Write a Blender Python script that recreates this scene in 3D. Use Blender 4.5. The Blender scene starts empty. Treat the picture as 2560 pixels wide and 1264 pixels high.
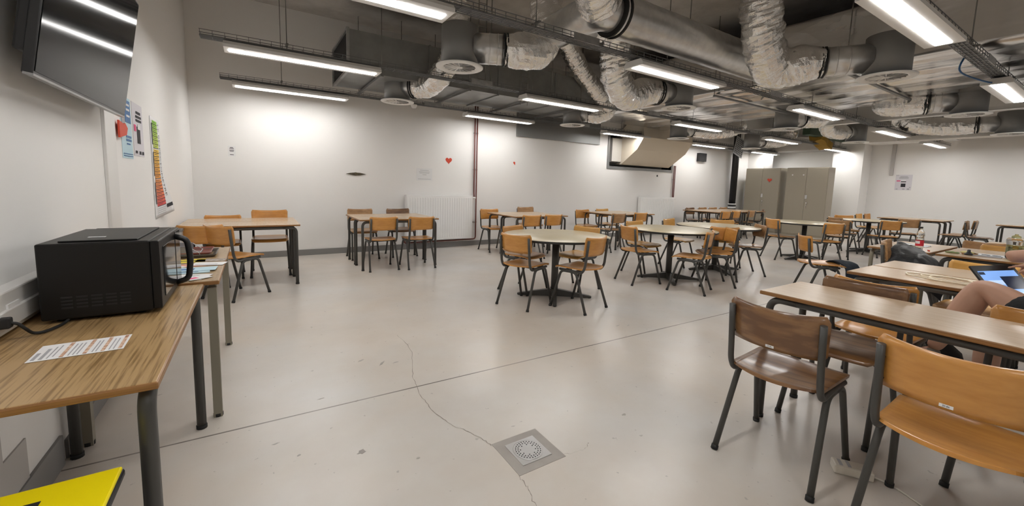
import bpy, bmesh, math, random
from mathutils import Vector, Matrix, noise
random.seed(7)
PI = math.pi
sc = bpy.context.scene
COL = sc.collection

# ------------------------------------------------------------------ camera, world, exposure
CAM_H = 1.31
cam_d = bpy.data.cameras.new('camera'); cam = bpy.data.objects.new('camera', cam_d); COL.objects.link(cam)
yaw, pitch, roll = .567, .107, -.0292
fwd = Vector((math.sin(yaw)*math.cos(pitch), math.cos(yaw)*math.cos(pitch), -math.sin(pitch)))
rt0 = Vector((math.cos(yaw), -math.sin(yaw), 0)); dn0 = fwd.cross(rt0)
rt = math.cos(roll)*rt0 + math.sin(roll)*dn0; dn = -math.sin(roll)*rt0 + math.cos(roll)*dn0
cam.matrix_world = Matrix(((rt.x, -dn.x, -fwd.x, 0), (rt.y, -dn.y, -fwd.y, 0), (rt.z, -dn.z, -fwd.z, CAM_H), (0, 0, 0, 1)))
cam_d.sensor_width = 36; cam_d.lens = 1015/2560*36; cam_d.shift_y = -61.5/2560
cam_d.clip_start = .02; cam_d.clip_end = 100
sc.camera = cam
w = bpy.data.worlds.new('world'); sc.world = w; w.use_nodes = True
w.node_tree.nodes['Background'].inputs[0].default_value = (1, 1, 1, 1)
w.node_tree.nodes['Background'].inputs[1].default_value = .0
sc.view_settings.view_transform = 'Standard'; sc.view_settings.look = 'None'
sc.view_settings.gamma = 1; sc.view_settings.use_curve_mapping = False
sc.view_settings.exposure = 2.18
LAMP = 28.5          # brightness of the ceiling light diffusers
try:
    sc.cycles.max_bounces = 7; sc.cycles.diffuse_bounces = 4; sc.cycles.glossy_bounces = 3; sc.cycles.transmission_bounces = 6; sc.cycles.transparent_max_bounces = 6; sc.cycles.caustics_reflective = False; sc.cycles.caustics_refractive = False
    sc.cycles.sample_clamp_indirect = 6; sc.cycles.adaptive_threshold = .025; sc.cycles.use_denoising = True
except Exception: pass

# ------------------------------------------------------------------ materials
def mat(name, col, rough=.5, metal=0, col2=None, nscale=8, ndetail=4, stretch=None, ramp=(.35, .65), bump=0, bscale=40, rvar=0, bdist=.02, emit=0, alpha=1, trans=0, coat=0, spec=None, ior=None):
    m = bpy.data.materials.new(name); m.use_nodes = True
    nt = m.node_tree; b = nt.nodes['Principled BSDF']; N = nt.nodes.new; L = nt.links.new
    b.inputs['Base Color'].default_value = (*col, 1); b.inputs['Roughness'].default_value = rough; b.inputs['Metallic'].default_value = metal
    if spec is not None: b.inputs['Specular IOR Level'].default_value = spec
    if coat: b.inputs['Coat Weight'].default_value = coat; b.inputs['Coat Roughness'].default_value = .15
    if trans: b.inputs['Transmission Weight'].default_value = trans
    if ior: b.inputs['IOR'].default_value = ior
    if emit: b.inputs['Emission Color'].default_value = (*col, 1); b.inputs['Emission Strength'].default_value = emit
    if alpha < 1: b.inputs['Alpha'].default_value = alpha
    if col2 or bump or rvar:
        tc = N('ShaderNodeTexCoord'); mp = N('ShaderNodeMapping'); L(tc.outputs['Object'], mp.inputs[0])
        if stretch: mp.inputs['Scale'].default_value = stretch
    if col2 or rvar:
        n = N('ShaderNodeTexNoise'); n.inputs['Scale'].default_value = nscale; n.inputs['Detail'].default_value = ndetail
        L(mp.outputs[0], n.inputs['Vector'])
        r = N('ShaderNodeMapRange'); r.inputs['From Min'].default_value = ramp[0]; r.inputs['From Max'].default_value = ramp[1]
        L(n.outputs[0], r.inputs['Value'])
        if col2:
            mx = N('ShaderNodeMix'); mx.data_type = 'RGBA'; mx.inputs[6].default_value = (*col, 1); mx.inputs[7].default_value = (*col2, 1)
            L(r.outputs[0], mx.inputs[0]); L(mx.outputs[2], b.inputs['Base Color'])
        if rvar:
            q = N('ShaderNodeMapRange'); q.inputs['To Min'].default_value = max(0, rough-rvar); q.inputs['To Max'].default_value = rough+rvar
            L(n.outputs[0], q.inputs['Value']); L(q.outputs[0], b.inputs['Roughness'])
    if bump:
        n2 = N('ShaderNodeTexNoise'); n2.inputs['Scale'].default_value = bscale; n2.inputs['Detail'].default_value = 5
        L(mp.outputs[0], n2.inputs['Vector'])
        bp = N('ShaderNodeBump'); bp.inputs['Strength'].default_value = bump; bp.inputs['Distance'].default_value = bdist
        L(n2.outputs[0], bp.inputs['Height']); L(bp.outputs[0], b.inputs['Normal'])
    return m

M = {}
M['wall'] = mat('white_plaster', (.87, .858, .84), .85, bump=.04, bscale=30)
M['ceiling'] = mat('bare_concrete', (.55, .525, .49), .9, col2=(.44, .415, .385), nscale=3, bump=.3, bscale=12)
M['skirt'] = mat('grey_skirting', (.24, .235, .23), .5)
M['honey'] = mat('honey_plywood', (.66, .32, .08), .3, col2=(.55, .245, .055), nscale=3, stretch=(3, 14, 14), ramp=(.3, .7), coat=.35)
M['amber'] = mat('amber_plywood', (.78, .43, .11), .3, col2=(.66, .34, .08), nscale=3, stretch=(3, 14, 14), ramp=(.3, .7), coat=.35)
M['brown'] = mat('brown_plywood', (.27, .14, .06), .3, col2=(.15, .07, .03), nscale=3, ndetail=7, stretch=(1.2, 8, 8), ramp=(.42, .6), coat=.4)
M['tan'] = mat('worn_tan_plywood', (.48, .27, .115), .35, col2=(.36, .19, .08), nscale=3, stretch=(3, 12, 12), coat=.3)
M['plyedge'] = mat('plywood_edge', (.40, .22, .09), .5)
M['steel'] = mat('dark_grey_lacquered_tube', (.062, .06, .055), .4, rvar=.08, nscale=20)
M['black'] = mat('black_plastic', (.012, .012, .013), .35)
M['rubber'] = mat('black_rubber', (.015, .015, .015), .7)
M['beige_steel'] = mat('beige_lacquered_tube', (.26, .235, .18), .45)
M['laminate'] = mat('beige_wood_laminate', (.62, .46, .31), .24, col2=(.54, .39, .25), nscale=4, ndetail=6, stretch=(14, 1.2, 14), ramp=(.3, .7), spec=.5)
M['laminate_y'] = mat('yellowish_round_laminate', (.60, .51, .33), .28, col2=(.56, .47, .30), nscale=5)
M['oak'] = mat('oak_grain_laminate', (.47, .31, .145), .33, col2=(.26, .155, .06), nscale=5, ndetail=5, stretch=(26, .8, 26), ramp=(.48, .64))
M['oak_pale'] = mat('pale_oak_grain_laminate', (.42, .29, .155), .33, col2=(.31, .2, .095), nscale=5, ndetail=8, stretch=(9, 1.0, 9), ramp=(.47, .66))
M['edge'] = mat('brown_table_edge', (.33, .165, .055), .4, col2=(.24, .11, .035), nscale=3, stretch=(1, 1, 90))
M['black_edge'] = mat('black_table_edge', (.02, .019, .018), .5)
M['galv'] = mat('galvanised_sheet', (.45, .45, .45), .38, .75, col2=(.36, .365, .37), nscale=14, rvar=.06)
M['galv_dark'] = mat('dull_galvanised_sheet', (.30, .305, .30), .5, .4, col2=(.25, .255, .25), nscale=5)
M['plenum'] = mat('grey_plenum_sheet', (.25, .25, .248), .45, .4)
M['spiral'] = mat('spiral_duct_zinc', (.76, .76, .755), .3, .85, col2=(.64, .64, .64), nscale=10, rvar=.06)
def foil_mat(name, col, rough, scale, stretch, strength, dist):
    m = mat(name, col, rough, 1); nt = m.node_tree; N = nt.nodes.new; L = nt.links.new; b = nt.nodes['Principled BSDF']
    tc = N('ShaderNodeTexCoord'); mp = N('ShaderNodeMapping'); mp.inputs['Scale'].default_value = stretch; L(tc.outputs['Object'], mp.inputs[0])
    nz = N('ShaderNodeTexNoise'); nz.inputs['Scale'].default_value = scale*.6; nz.inputs['Detail'].default_value = 4; L(mp.outputs[0], nz.inputs['Vector'])
    ad = N('ShaderNodeMix'); ad.data_type = 'VECTOR'; ad.inputs[0].default_value = .25; L(mp.outputs[0], ad.inputs[4]); L(nz.outputs['Color'], ad.inputs[5])
    vo = N('ShaderNodeTexVoronoi'); vo.inputs['Scale'].default_value = scale; L(ad.outputs[1], vo.inputs['Vector'])
    bp = N('ShaderNodeBump'); bp.inputs['Strength'].default_value = strength; bp.inputs['Distance'].default_value = dist
    L(vo.outputs['Distance'], bp.inputs['Height']); L(bp.outputs[0], b.inputs['Normal'])
    r = N('ShaderNodeMapRange'); r.inputs[3].default_value = rough-.1; r.inputs[4].default_value = rough+.14; L(nz.outputs[0], r.inputs[0]); L(r.outputs[0], b.inputs['Roughness'])
    return m
M['foil'] = foil_mat('crinkled_foil', (.90, .895, .88), .2, 26, (1, 1, 1), .3, .01)
M['foil_dull'] = foil_mat('dull_insulation_foil', (.82, .81, .795), .22, 2.2, (1.5, .5, 1.2), .75, .07)
M['white'] = mat('white_lacquer', (.78, .77, .75), .4)
M['whitep'] = mat('white_paper', (.82, .82, .82), .8)
M['radiator'] = mat('white_radiator_enamel', (.93, .93, .925), .35)
M['lamp'] = mat('lit_diffuser', (1, .98, .955), .5, emit=LAMP)
M['lamp_low'] = mat('dimmed_lit_diffuser', (1, .98, .955), .5, emit=LAMP*.28)
M['cabinet'] = mat('taupe_cabinet_enamel', (.40, .36, .285), .4)
M['chrome'] = mat('chrome', (.7, .7, .7), .15, 1)
M['tray'] = mat('zinc_wire', (.20, .205, .21), .4, .6)
M['rod'] = mat('threaded_rod_zinc', (.22, .215, .2), .5, .6)
M['pipe'] = mat('red_brown_pipe_paint', (.15, .045, .035), .4)
M['screen'] = mat('tv_glass', (.004, .004, .0045), .09, spec=.05)
M['mwblack'] = mat('black_appliance_enamel', (.007, .0065, .006), .4, spec=.3)
M['mwglass'] = mat('black_door_glass', (.02, .02, .02), .08, spec=.7)
M['yellow'] = mat('yellow_lid_plastic', (1.0, .82, .004), .4)
M['bin'] = mat('grey_bin_plastic', (.13, .13, .14), .4)
M['ink'] = mat('black_ink', (.03, .03, .035), .8)
M['greyink'] = mat('grey_ink', (.4, .4, .42), .8)
M['red'] = mat('red_card', (.68, .075, .035), .6)
M['lightblue'] = mat('light_blue_paper', (.55, .74, .82), .7)
M['blue'] = mat('blue_ink', (.09, .2, .42), .7)
M['greypaper'] = mat('lilac_grey_paper', (.70, .68, .72), .7)
M['pinkink'] = mat('pink_ink', (.8, .1, .25), .7)
M['orangeink'] = mat('orange_brown_ink', (.7, .28, .12), .8)
M['yellowpaper'] = mat('yellow_paper', (.85, .72, .06), .7)
M['skin'] = mat('skin', (.56, .33, .23), .5, col2=(.50, .28, .19), nscale=6)
M['cloth_black'] = mat('black_cotton', (.012, .012, .013), .85, bump=.2, bscale=120)
M['cloth_navy'] = mat('navy_cloth', (.012, .02, .032), .8, bump=.35, bscale=14)
M['jacket'] = mat('black_shiny_jacket', (.009, .009, .01), .45, spec=.3, bump=.8, bscale=11)
M['shoe'] = mat('grey_shoe_fabric', (.22, .205, .18), .8)
M['hair'] = mat('dark_brown_hair', (.03, .018, .01), .5)
M['tray_red'] = mat('maroon_tray_plastic', (.24, .07, .055), .35)
M['tray_dark'] = mat('olive_tray_plastic', (.12, .105, .085), .4)
M['wire'] = mat('silver_wire_mesh', (.5, .5, .52), .35, .8)
M['cable_cream'] = mat('cream_cable', (.85, .76, .60), .5)
M['socket'] = mat('cream_socket_plastic', (.68, .64, .56), .4)
M['glass'] = mat('clear_plastic', (.95, .97, .97), .05, trans=1, ior=1.25)
M['drink'] = mat('pale_yellow_drink', (.80, .82, .45), .15, trans=.75, ior=1.2)
M['water'] = mat('clear_water', (.95, .97, .97), .02, trans=1, ior=1.2)
M['label_red'] = mat('red_bottle_label', (.7, .03, .05), .5)
M['canvas'] = mat('cream_canvas_wrap', (.72, .64, .52), .7, bump=.3, bscale=8)
M['insul'] = mat('white_insulation_wrap', (.68, .66, .62), .55, .2, bump=.5, bscale=6)
M['foam'] = mat('ochre_foam', (.33, .20, .03), .9, bump=.5, bscale=20)
M['green'] = mat('dark_green_beam_paint', (.03, .06, .03), .6)
M['darkmetal'] = mat('dark_metal', (.05, .05, .05), .5, .3)
M['void'] = mat('dark_inside', (.02, .02, .02), .9)
M['food'] = mat('green_food', (.25, .3, .12), .7)
M['cheese'] = mat('yellow_food', (.75, .65, .25), .6)
M['drain'] = mat('drain_steel', (.55, .54, .53), .35, .8)
M['mortar'] = mat('grey_mortar', (.40, .37, .335), .6, col2=(.36, .33, .30), nscale=9)
M['crack'] = mat('crack_dirt', (.25, .215, .18), .8)
M['tabscreen'] = mat('lit_tablet_screen', (.16, .30, .62), .2, emit=.25)
M['tabdark'] = mat('dark_screen_area', (.02, .03, .06), .2, emit=.1)
M['bluecord'] = mat('blue_cord', (.03, .12, .3), .6)
M['beigepanel'] = mat('grey_wall_panel', (.50, .48, .46), .6)

def floor_material():
    m = bpy.data.materials.new('polished_concrete'); m.use_nodes = True; nt = m.node_tree; N = nt.nodes.new; L = nt.links.new
    b = nt.nodes['Principled BSDF']; tc = N('ShaderNodeTexCoord')
    def nz(s, d=5, rough=.6):
        n = N('ShaderNodeTexNoise'); n.inputs['Scale'].default_value = s; n.inputs['Detail'].default_value = d; n.inputs['Roughness'].default_value = rough
        L(tc.outputs['Object'], n.inputs['Vector']); return n
    def rng(src, a, z, lo=0, hi=1):
        r = N('ShaderNodeMapRange'); r.inputs[1].default_value = a; r.inputs[2].default_value = z; r.inputs[3].default_value = lo; r.inputs[4].default_value = hi
        L(src, r.inputs[0]); return r.outputs[0]
    def mix(f, a, c):
        x = N('ShaderNodeMix'); x.data_type = 'RGBA'; L(f, x.inputs[0])
        for k, s in ((6, a), (7, c)):
            if isinstance(s, tuple): x.inputs[k].default_value = (*s, 1)
            else: L(s, x.inputs[k])
        return x.outputs[2]
    n1 = nz(.55, 5); n2 = nz(1.5, 5, .55); n3 = nz(9, 3); n4 = nz(22, 2)
    c = mix(rng(n1.outputs[0], .36, .64), (.68, .605, .52), (.655, .64, .615))
    c = mix(rng(n2.outputs[0], .3, .9, 0, .62), c, (.50, .44, .38))
    c = mix(rng(n3.outputs[0], .5, .8, 0, .3), c, (.66, .63, .58))
    c = mix(rng(n4.outputs[0], .70, .735, 0, .5), c, (.34, .315, .29))
    # saw-cut joint across the slab
    sp = N('ShaderNodeSeparateXYZ'); L(tc.outputs['Object'], sp.inputs[0])
    ma = N('ShaderNodeMath'); ma.operation = 'MULTIPLY_ADD'; L(sp.outputs[0], ma.inputs[0]); ma.inputs[1].default_value = .0215; L(sp.outputs[1], ma.inputs[2])
    su = N('ShaderNodeMath'); su.operation = 'SUBTRACT'; L(ma.outputs[0], su.inputs[0]); su.inputs[1].default_value = 2.432
    ab = N('ShaderNodeMath'); ab.operation = 'ABSOLUTE'; L(su.outputs[0], ab.inputs[0])
    line = rng(ab.outputs[0], .004, .007, 1, 0)
    ml = N('ShaderNodeMath'); ml.operation = 'MULTIPLY'; L(line, ml.inputs[0]); L(rng(n2.outputs[0], .35, .55, .6, 1), ml.inputs[1])
    c = mix(ml.outputs[0], c, (.20, .175, .155))
    L(c, b.inputs['Base Color'])
    b.inputs['Roughness'].default_value = .27
    b.inputs['Specular IOR Level'].default_value = .5
    bp = N('ShaderNodeBump'); bp.inputs['Strength'].default_value = .05; L(n3.outputs[0], bp.inputs['Height']); L(bp.outputs[0], b.inputs['Normal'])
    return m
M['floor'] = floor_material()

# ------------------------------------------------------------------ mesh helpers
def B(): return bmesh.new()
def box(bm, c, s, rot=None, bev=0):
    mx = Matrix.Translation(Vector(c))
    if rot: mx = mx @ rot.to_4x4()
    mx = mx @ Matrix.Diagonal((s[0], s[1], s[2], 1))
    r = bmesh.ops.create_cube(bm, size=1, matrix=mx)
    if bev:
        vs = r['verts']; es = list({e for v in vs for e in v.link_edges})
        bmesh.ops.bevel(bm, geom=es, offset=bev, segments=2, affect='EDGES', profile=.5)
def bxx(bm, x0, x1, y0, y1, z0, z1, bev=0): box(bm, ((x0+x1)/2, (y0+y1)/2, (z0+z1)/2), (abs(x1-x0), abs(y1-y0), abs(z1-z0)), None, bev)
def smooth_path(pts, n=6, closed=False):
    P = [Vector(p) for p in pts]; out = []
    if len(P) < 3: return P
    for i in range(len(P)-1):
        p0 = P[max(i-1, 0)]; p1 = P[i]; p2 = P[i+1]; p3 = P[min(i+2, len(P)-1)]
        for k in range(n):
            t = k/n
            out.append(.5*((2*p1)+(-p0+p2)*t+(2*p0-5*p1+4*p2-p3)*t*t+(-p0+3*p1-3*p2+p3)*t**3))
    out.append(P[-1]); return out
def bend(pts, r=.05, n=5):
    """round off the corners of a polyline"""
    P = [Vector(p) for p in pts]; out = [P[0]]
    for i in range(1, len(P)-1):
        a, b, c = P[i-1], P[i], P[i+1]
        u = (a-b); v = (c-b); d = min(r, u.length*.49, v.length*.49); p = b+u.normalized()*d; q = b+v.normalized()*d
        for k in range(n+1):
            t = k/n; out.append((1-t)**2*p+2*t*(1-t)*b+t*t*q)
    out.append(P[-1]); return out
def tube(bm, pts, r, seg=10, caps=True, rad=None, jit=0, flat=1):
    """tube along pts; rad(i, n) scales the radius of ring i; jit roughens each vertex"""
    P = [Vector(p) for p in pts]; n = len(P); rings = []
    t0 = (P[1]-P[0]).normalized(); up = Vector((0, 0, 1)) if abs(t0.z) < .9 else Vector((1, 0, 0))
    u = t0.cross(up).normalized()
    for i in range(n):
        t = (P[min(i+1, n-1)]-P[max(i-1, 0)]).normalized()
        u = (u-t*u.dot(t)); u = u.normalized() if u.length > 1e-6 else t.orthogonal().normalized()
        v = t.cross(u); rr = r*(rad(i, n) if rad else 1)
        ring = []
        for k in range(seg):
            a = 2*PI*k/seg; q = rr*(1+(random.uniform(-jit, jit) if jit else 0))
            ring.append(bm.verts.new(P[i]+u*math.cos(a)*q+v*math.sin(a)*q*flat))
        rings.append(ring)
    for i in range(n-1):
        for k in range(seg):
            f = bm.faces.new((rings[i][k], rings[i][(k+1) % seg], rings[i+1][(k+1) % seg], rings[i+1][k])); f.smooth = True
    if caps:
        bm.faces.new(rings[0][::-1]); bm.faces.new(rings[-1])
def cyl(bm, a, b, r, seg=24, r2=None): 
    r2 = r if r2 is None else r2
    tube(bm, [a, b], 1, seg, True, lambda i, n: r if i == 0 else r2)
def lathe(bm, prof, c=(0, 0, 0), seg=32, cap=True):
    rings = []
    for (r, z) in prof: rings.append([bm.verts.new((c[0]+r*math.cos(2*PI*k/seg), c[1]+r*math.sin(2*PI*k/seg), c[2]+z)) for k in range(seg)])
    for i in range(len(rings)-1):
        for k in range(seg):
            f = bm.faces.new((rings[i][k], rings[i][(k+1) % seg], rings[i+1][(k+1) % seg], rings[i+1][k])); f.smooth = True
    if cap: bm.faces.new(rings[0][::-1]); bm.faces.new(rings[-1])
def prism(bm, poly, d, off=(0, 0, 0), fn=None):
    """extrude a polygon given in (a, b); fn maps (a, b, depth) to a point"""
    fn = fn or (lambda a, b, c: Vector((a, b, c)))
    lo = [bm.verts.new(fn(a, b, 0)+Vector(off)) for a, b in poly]; hi = [bm.verts.new(fn(a, b, d)+Vector(off)) for a, b in poly]
    bm.faces.new(lo[::-1]); bm.faces.new(hi); n = len(poly)
    for k in range(n): bm.faces.new((lo[k], lo[(k+1) % n], hi[(k+1) % n], hi[k]))
def sheet(bm, fn, nu, nv, th=0):
    """grid surface fn(u, v) with optional thickness along its normal"""
    g = [[Vector(fn(i/nu, j/nv)) for j in range(nv+1)] for i in range(nu+1)]
    def nrm(i, j):
        a = g[min(i+1, nu)][j]-g[max(i-1, 0)][j]; b = g[i][min(j+1, nv)]-g[i][max(j-1, 0)]
        c = a.cross(b); return c.normalized() if c.length > 1e-9 else Vector((0, 0, 1))
    A = [[bm.verts.new(g[i][j]) for j in range(nv+1)] for i in range(nu+1)]
    for i in range(nu):
        for j in range(nv):
            f = bm.faces.new((A[i][j], A[i+1][j], A[i+1][j+1], A[i][j+1])); f.smooth = True
    if th:
        C = [[bm.verts.new(g[i][j]-nrm(i, j)*th) for j in range(nv+1)] for i in range(nu+1)]
        for i in range(nu):
            for j in range(nv):
                f = bm.faces.new((C[i][j], C[i][j+1], C[i+1][j+1], C[i+1][j])); f.smooth = True
        for i in range(nu):
            bm.faces.new((A[i][0], C[i][0], C[i+1][0], A[i+1][0])); bm.faces.new((A[i][nv], A[i+1][nv], C[i+1][nv], C[i][nv]))
        for j in range(nv):
            bm.faces.new((A[0][j], A[0][j+1], C[0][j+1], C[0][j])); bm.faces.new((A[nu][j], C[nu][j], C[nu][j+1], A[nu][j+1]))

def obj(name, bm, m, parent=None, world=False, root=None):
    """link a bmesh as one mesh object; world: its coordinates are world ones, moved into the parent's frame"""
    if root is not None: bm.transform(root.matrix_basis.inverted())
    elif world and parent is not None: bm.transform(parent.matrix_basis.inverted())
    bmesh.ops.recalc_face_normals(bm, faces=bm.faces)
    me = bpy.data.meshes.new(name); bm.to_mesh(me); bm.free(); me.materials.append(M[m] if isinstance(m, str) else m)
    o = bpy.data.objects.new(name, me); COL.objects.link(o)
    if parent is not None: o.parent = parent
    return o
def tag(o, label, cat, group=None):
    o['label'] = label; o['category'] = cat
    if group: o['group'] = group
    return o
def thing(name, label, cat, loc=(0, 0, 0), rz=0, group=None):
    o = bpy.data.objects.new(name, None); COL.objects.link(o); o.empty_display_size = .1
    o.matrix_basis = Matrix.Translation(Vector(loc)) @ Matrix.Rotation(rz, 4, 'Z')
    return tag(o, label, cat, group)
def struct(name, bm, m):
    o = obj(name, bm, m); o['kind'] = 'structure'; return o
def dup(o, parent=None):
    c = o.copy(); COL.objects.link(c)
    if parent is not None: c.parent = parent
    for ch in KIDS.get(o.name, []): dup(ch, c)
    return c
KIDS = {}
def index_kids(o):
    KIDS[o.name] = [x for x in COL.objects if x.parent == o]
    for x in KIDS[o.name]: index_kids(x)
def text_bm(s, size, ext=.0004):
    cu = bpy.data.curves.new('lettering', 'FONT'); cu.body = s; cu.size = size; cu.align_x = 'CENTER'; cu.align_y = 'CENTER'; cu.extrude = ext; cu.resolution_u = 2
    t = bpy.data.objects.new('lettering', cu); COL.objects.link(t); bpy.context.view_layer.update()
    me = bpy.data.meshes.new_from_object(t.evaluated_get(bpy.context.evaluated_depsgraph_get()))
    bm = B(); bm.from_mesh(me); bpy.data.objects.remove(t); bpy.data.curves.remove(cu); bpy.data.meshes.remove(me)
    return bm
def frame(o, ax, ay):
    ax = Vector(ax).normalized(); ay = Vector(ay).normalized(); az = ax.cross(ay)
    return Matrix(((ax.x, ay.x, az.x, o[0]), (ax.y, ay.y, az.y, o[1]), (ax.z, ay.z, az.z, o[2]), (0, 0, 0, 1)))

# ------------------------------------------------------------------ the room
XL, YB, XR, YF, ZC = -.77, 7.72, 15.8, -4.0, 4.0
b = B(); bxx(b, XL-.1, XR+.1, YF-.1, YB+.5, -.1, 0); struct('floor', b, 'floor')
b = B(); bxx(b, XL-.1, XR+.1, YF-.1, YB+.5, ZC, ZC+.1); struct('ceiling', b, 'ceiling')
b = B(); bxx(b, XL-.12, XL, YF, YB+.4, 0, ZC); struct('wall_left', b, 'wall')
ox0, ox1, oz0, oz1 = 7.85, 10.4, 1.87, 2.66   # duct opening in the back wall
b = B(); bxx(b, XL, ox0, YB, YB+.12, 0, ZC); bxx(b, ox1, XR, YB, YB+.12, 0, ZC); bxx(b, ox0, ox1, YB, YB+.12, 0, oz0); bxx(b, ox0, ox1, YB, YB+.12, oz1, ZC); struct('wall_back', b, 'wall')
b = B(); bxx(b, XR, XR+.12, YF, YB+.4, 0, ZC); struct('wall_right', b, 'wall')
b = B(); bxx(b, XL, XR, YF-.12, YF, 0, ZC); struct('wall_front', b, 'wall')
b = B(); bxx(b, 15.2, XR, 4.72, 5.47, 0, 3.2); struct('trim_1', b, 'wall')            # white pier beside the cabinets
b = B(); bxx(b, 14.6, 15.2, 7.2, YB, 0, 2.62); struct('trim_2', b, 'wall')            # pier in the corner behind the black pipe
b = B(); bxx(b, XL, XR, YB-.012, YB, 0, .1); struct('baseboard_back', b, 'skirt')
b = B(); bxx(b, XL, XL+.012, 2.55, YB-.012, 0, .09); bxx(b, XL, XL+.012, YF, 2.5, 0, .14); struct('baseboard_left', b, 'skirt')
b = B(); bxx(b, XR-.012, XR, YF, 4.72, 0, .1); struct('baseboard_right', b, 'skirt')
b = B()
for x0, x1, z0, z1 in ((ox0-.07, ox0, oz0-.07, oz1+.07), (ox1, ox1+.07, oz0-.07, oz1+.07), (ox0, ox1, oz0-.07, oz0), (ox0, ox1, oz1, oz1+.07)): bxx(b, x0, x1, YB-.02, YB+.12, z0, z1)
struct('trim_3', b, 'plenum')
b = B(); bxx(b, ox0-.1, ox1+.1, YB+.4, YB+.45, oz0-.1, oz1+.1); struct('trim_4', b, 'beigepanel')
# grey panel band low on the microwave wall and the pale ledge above it
b = B(); bxx(b, XL, XL+.02, .4, 2.0, .30, .46, .004); bxx(b, XL, XL+.006, 0, 2.2, .14, .3); struct('trim_5', b, 'beigepanel')
b = B(); bxx(b, 14.9, XR, 2.9, 4.72, 2.8, 3.25); struct('trim_6', b, 'wall')
b = B(); bxx(b, 15.0, XR, 5.47, 7.2, 2.68, 3.1); struct('trim_7', b, 'beigepanel')
# cracks in the slab
def crack(name, pts, wd):
    bm = B(); vs = []
    P = smooth_path([(x, y, 0) for x, y in pts], 8)
    for i, p in enumerate(P):
        q = p+Vector((random.uniform(-.006, .006), random.uniform(-.006, .006), 0)); ww = wd*random.uniform(.35, 1)
        vs.append((bm.verts.new((q.x-ww, q.y, .0012)), bm.verts.new((q.x+ww, q.y, .0012))))
    for a, c in zip(vs, vs[1:]): bm.faces.new((a[0], a[1], c[1], c[0]))
    struct(name, bm, 'crack')
crack('floor_crack', [(1.0, 3.35), (1.0, 3.0), (.88, 2.6), (.84, 2.38), (.83, 2.15), (.86, 1.95), (.93, 1.8), (.97, 1.66)], .0022)
crack('floor_crack', [(.97, 1.41), (.965, 1.33), (.94, 1.25), (.935, 1.15)], .002)
crack('floor_crack', [(1.25, 1.42), (1.36, 1.40), (1.42, 1.43)], .002)

def scuff(x, y, sx, sy, rz, m='crack'):
    bm = B(); P = []
    for k in range(14):
        a = 2*PI*k/14; r_ = random.uniform(.45, 1); P.append((math.cos(a)*sx*r_, math.sin(a)*sy*r_))
    prism(bm, P, .0006); bm.transform(Matrix.Translation((x, y, .0008)) @ Matrix.Rotation(rz, 4, 'Z')); struct('floor_scuff', bm, m)
for q in ((.62, 2.98, .028, .010, .5), (.74, 2.86, .05, .014, .9), (.83, 2.83, .03, .008, .2), (.40, 1.93, .03, .018, .3), (.05, 2.2, .02, .008, .2), (.14, 2.05, .016, .008, .6), (2.9, 2.62, .035, .01, .2), (3.0, 2.58, .03, .01, .4), (1.78, 1.52, .02, .012, .1), (.62, 1.75, .014, .01, 0), (.3, 2.55, .022, .006, .1)): scuff(*q, m='mortar')
# ------------------------------------------------------------------ floor drain
t = thing('floor_drain', 'round perforated steel drain in a square mortar patch on the floor', 'drain', (1.11, 1.535, 0))
b = B(); bxx(b, -.135, .135, -.13, .13, -.01, .0015); o = obj('mortar_patch', b, 'mortar', t)
b = B(); bxx(b, -.085, .085, -.085, .085, 0, .004, .001); o = obj('frame_plate', b, 'drain', t)
b = B(); cyl(b, (0, 0, .003), (0, 0, .0052), .074, 40); lathe(b, [(.069, .005), (.07, .0065), (.075, .0065), (.0765, .003)], seg=40, cap=False); o = obj('grate', b, 'drain', t)
b = B()
for R_, n_ in ((.062, 28), (.05, 22), (.038, 8)):
    for k in range(n_):
        a = 2*PI*(k+.5*(R_ < .055))/n_
        cyl(b, (R_*math.cos(a), R_*math.sin(a), .005), (R_*math.cos(a), R_*math.sin(a), .0056), .0034, 8)
obj('holes', b, 'void', o)

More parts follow.
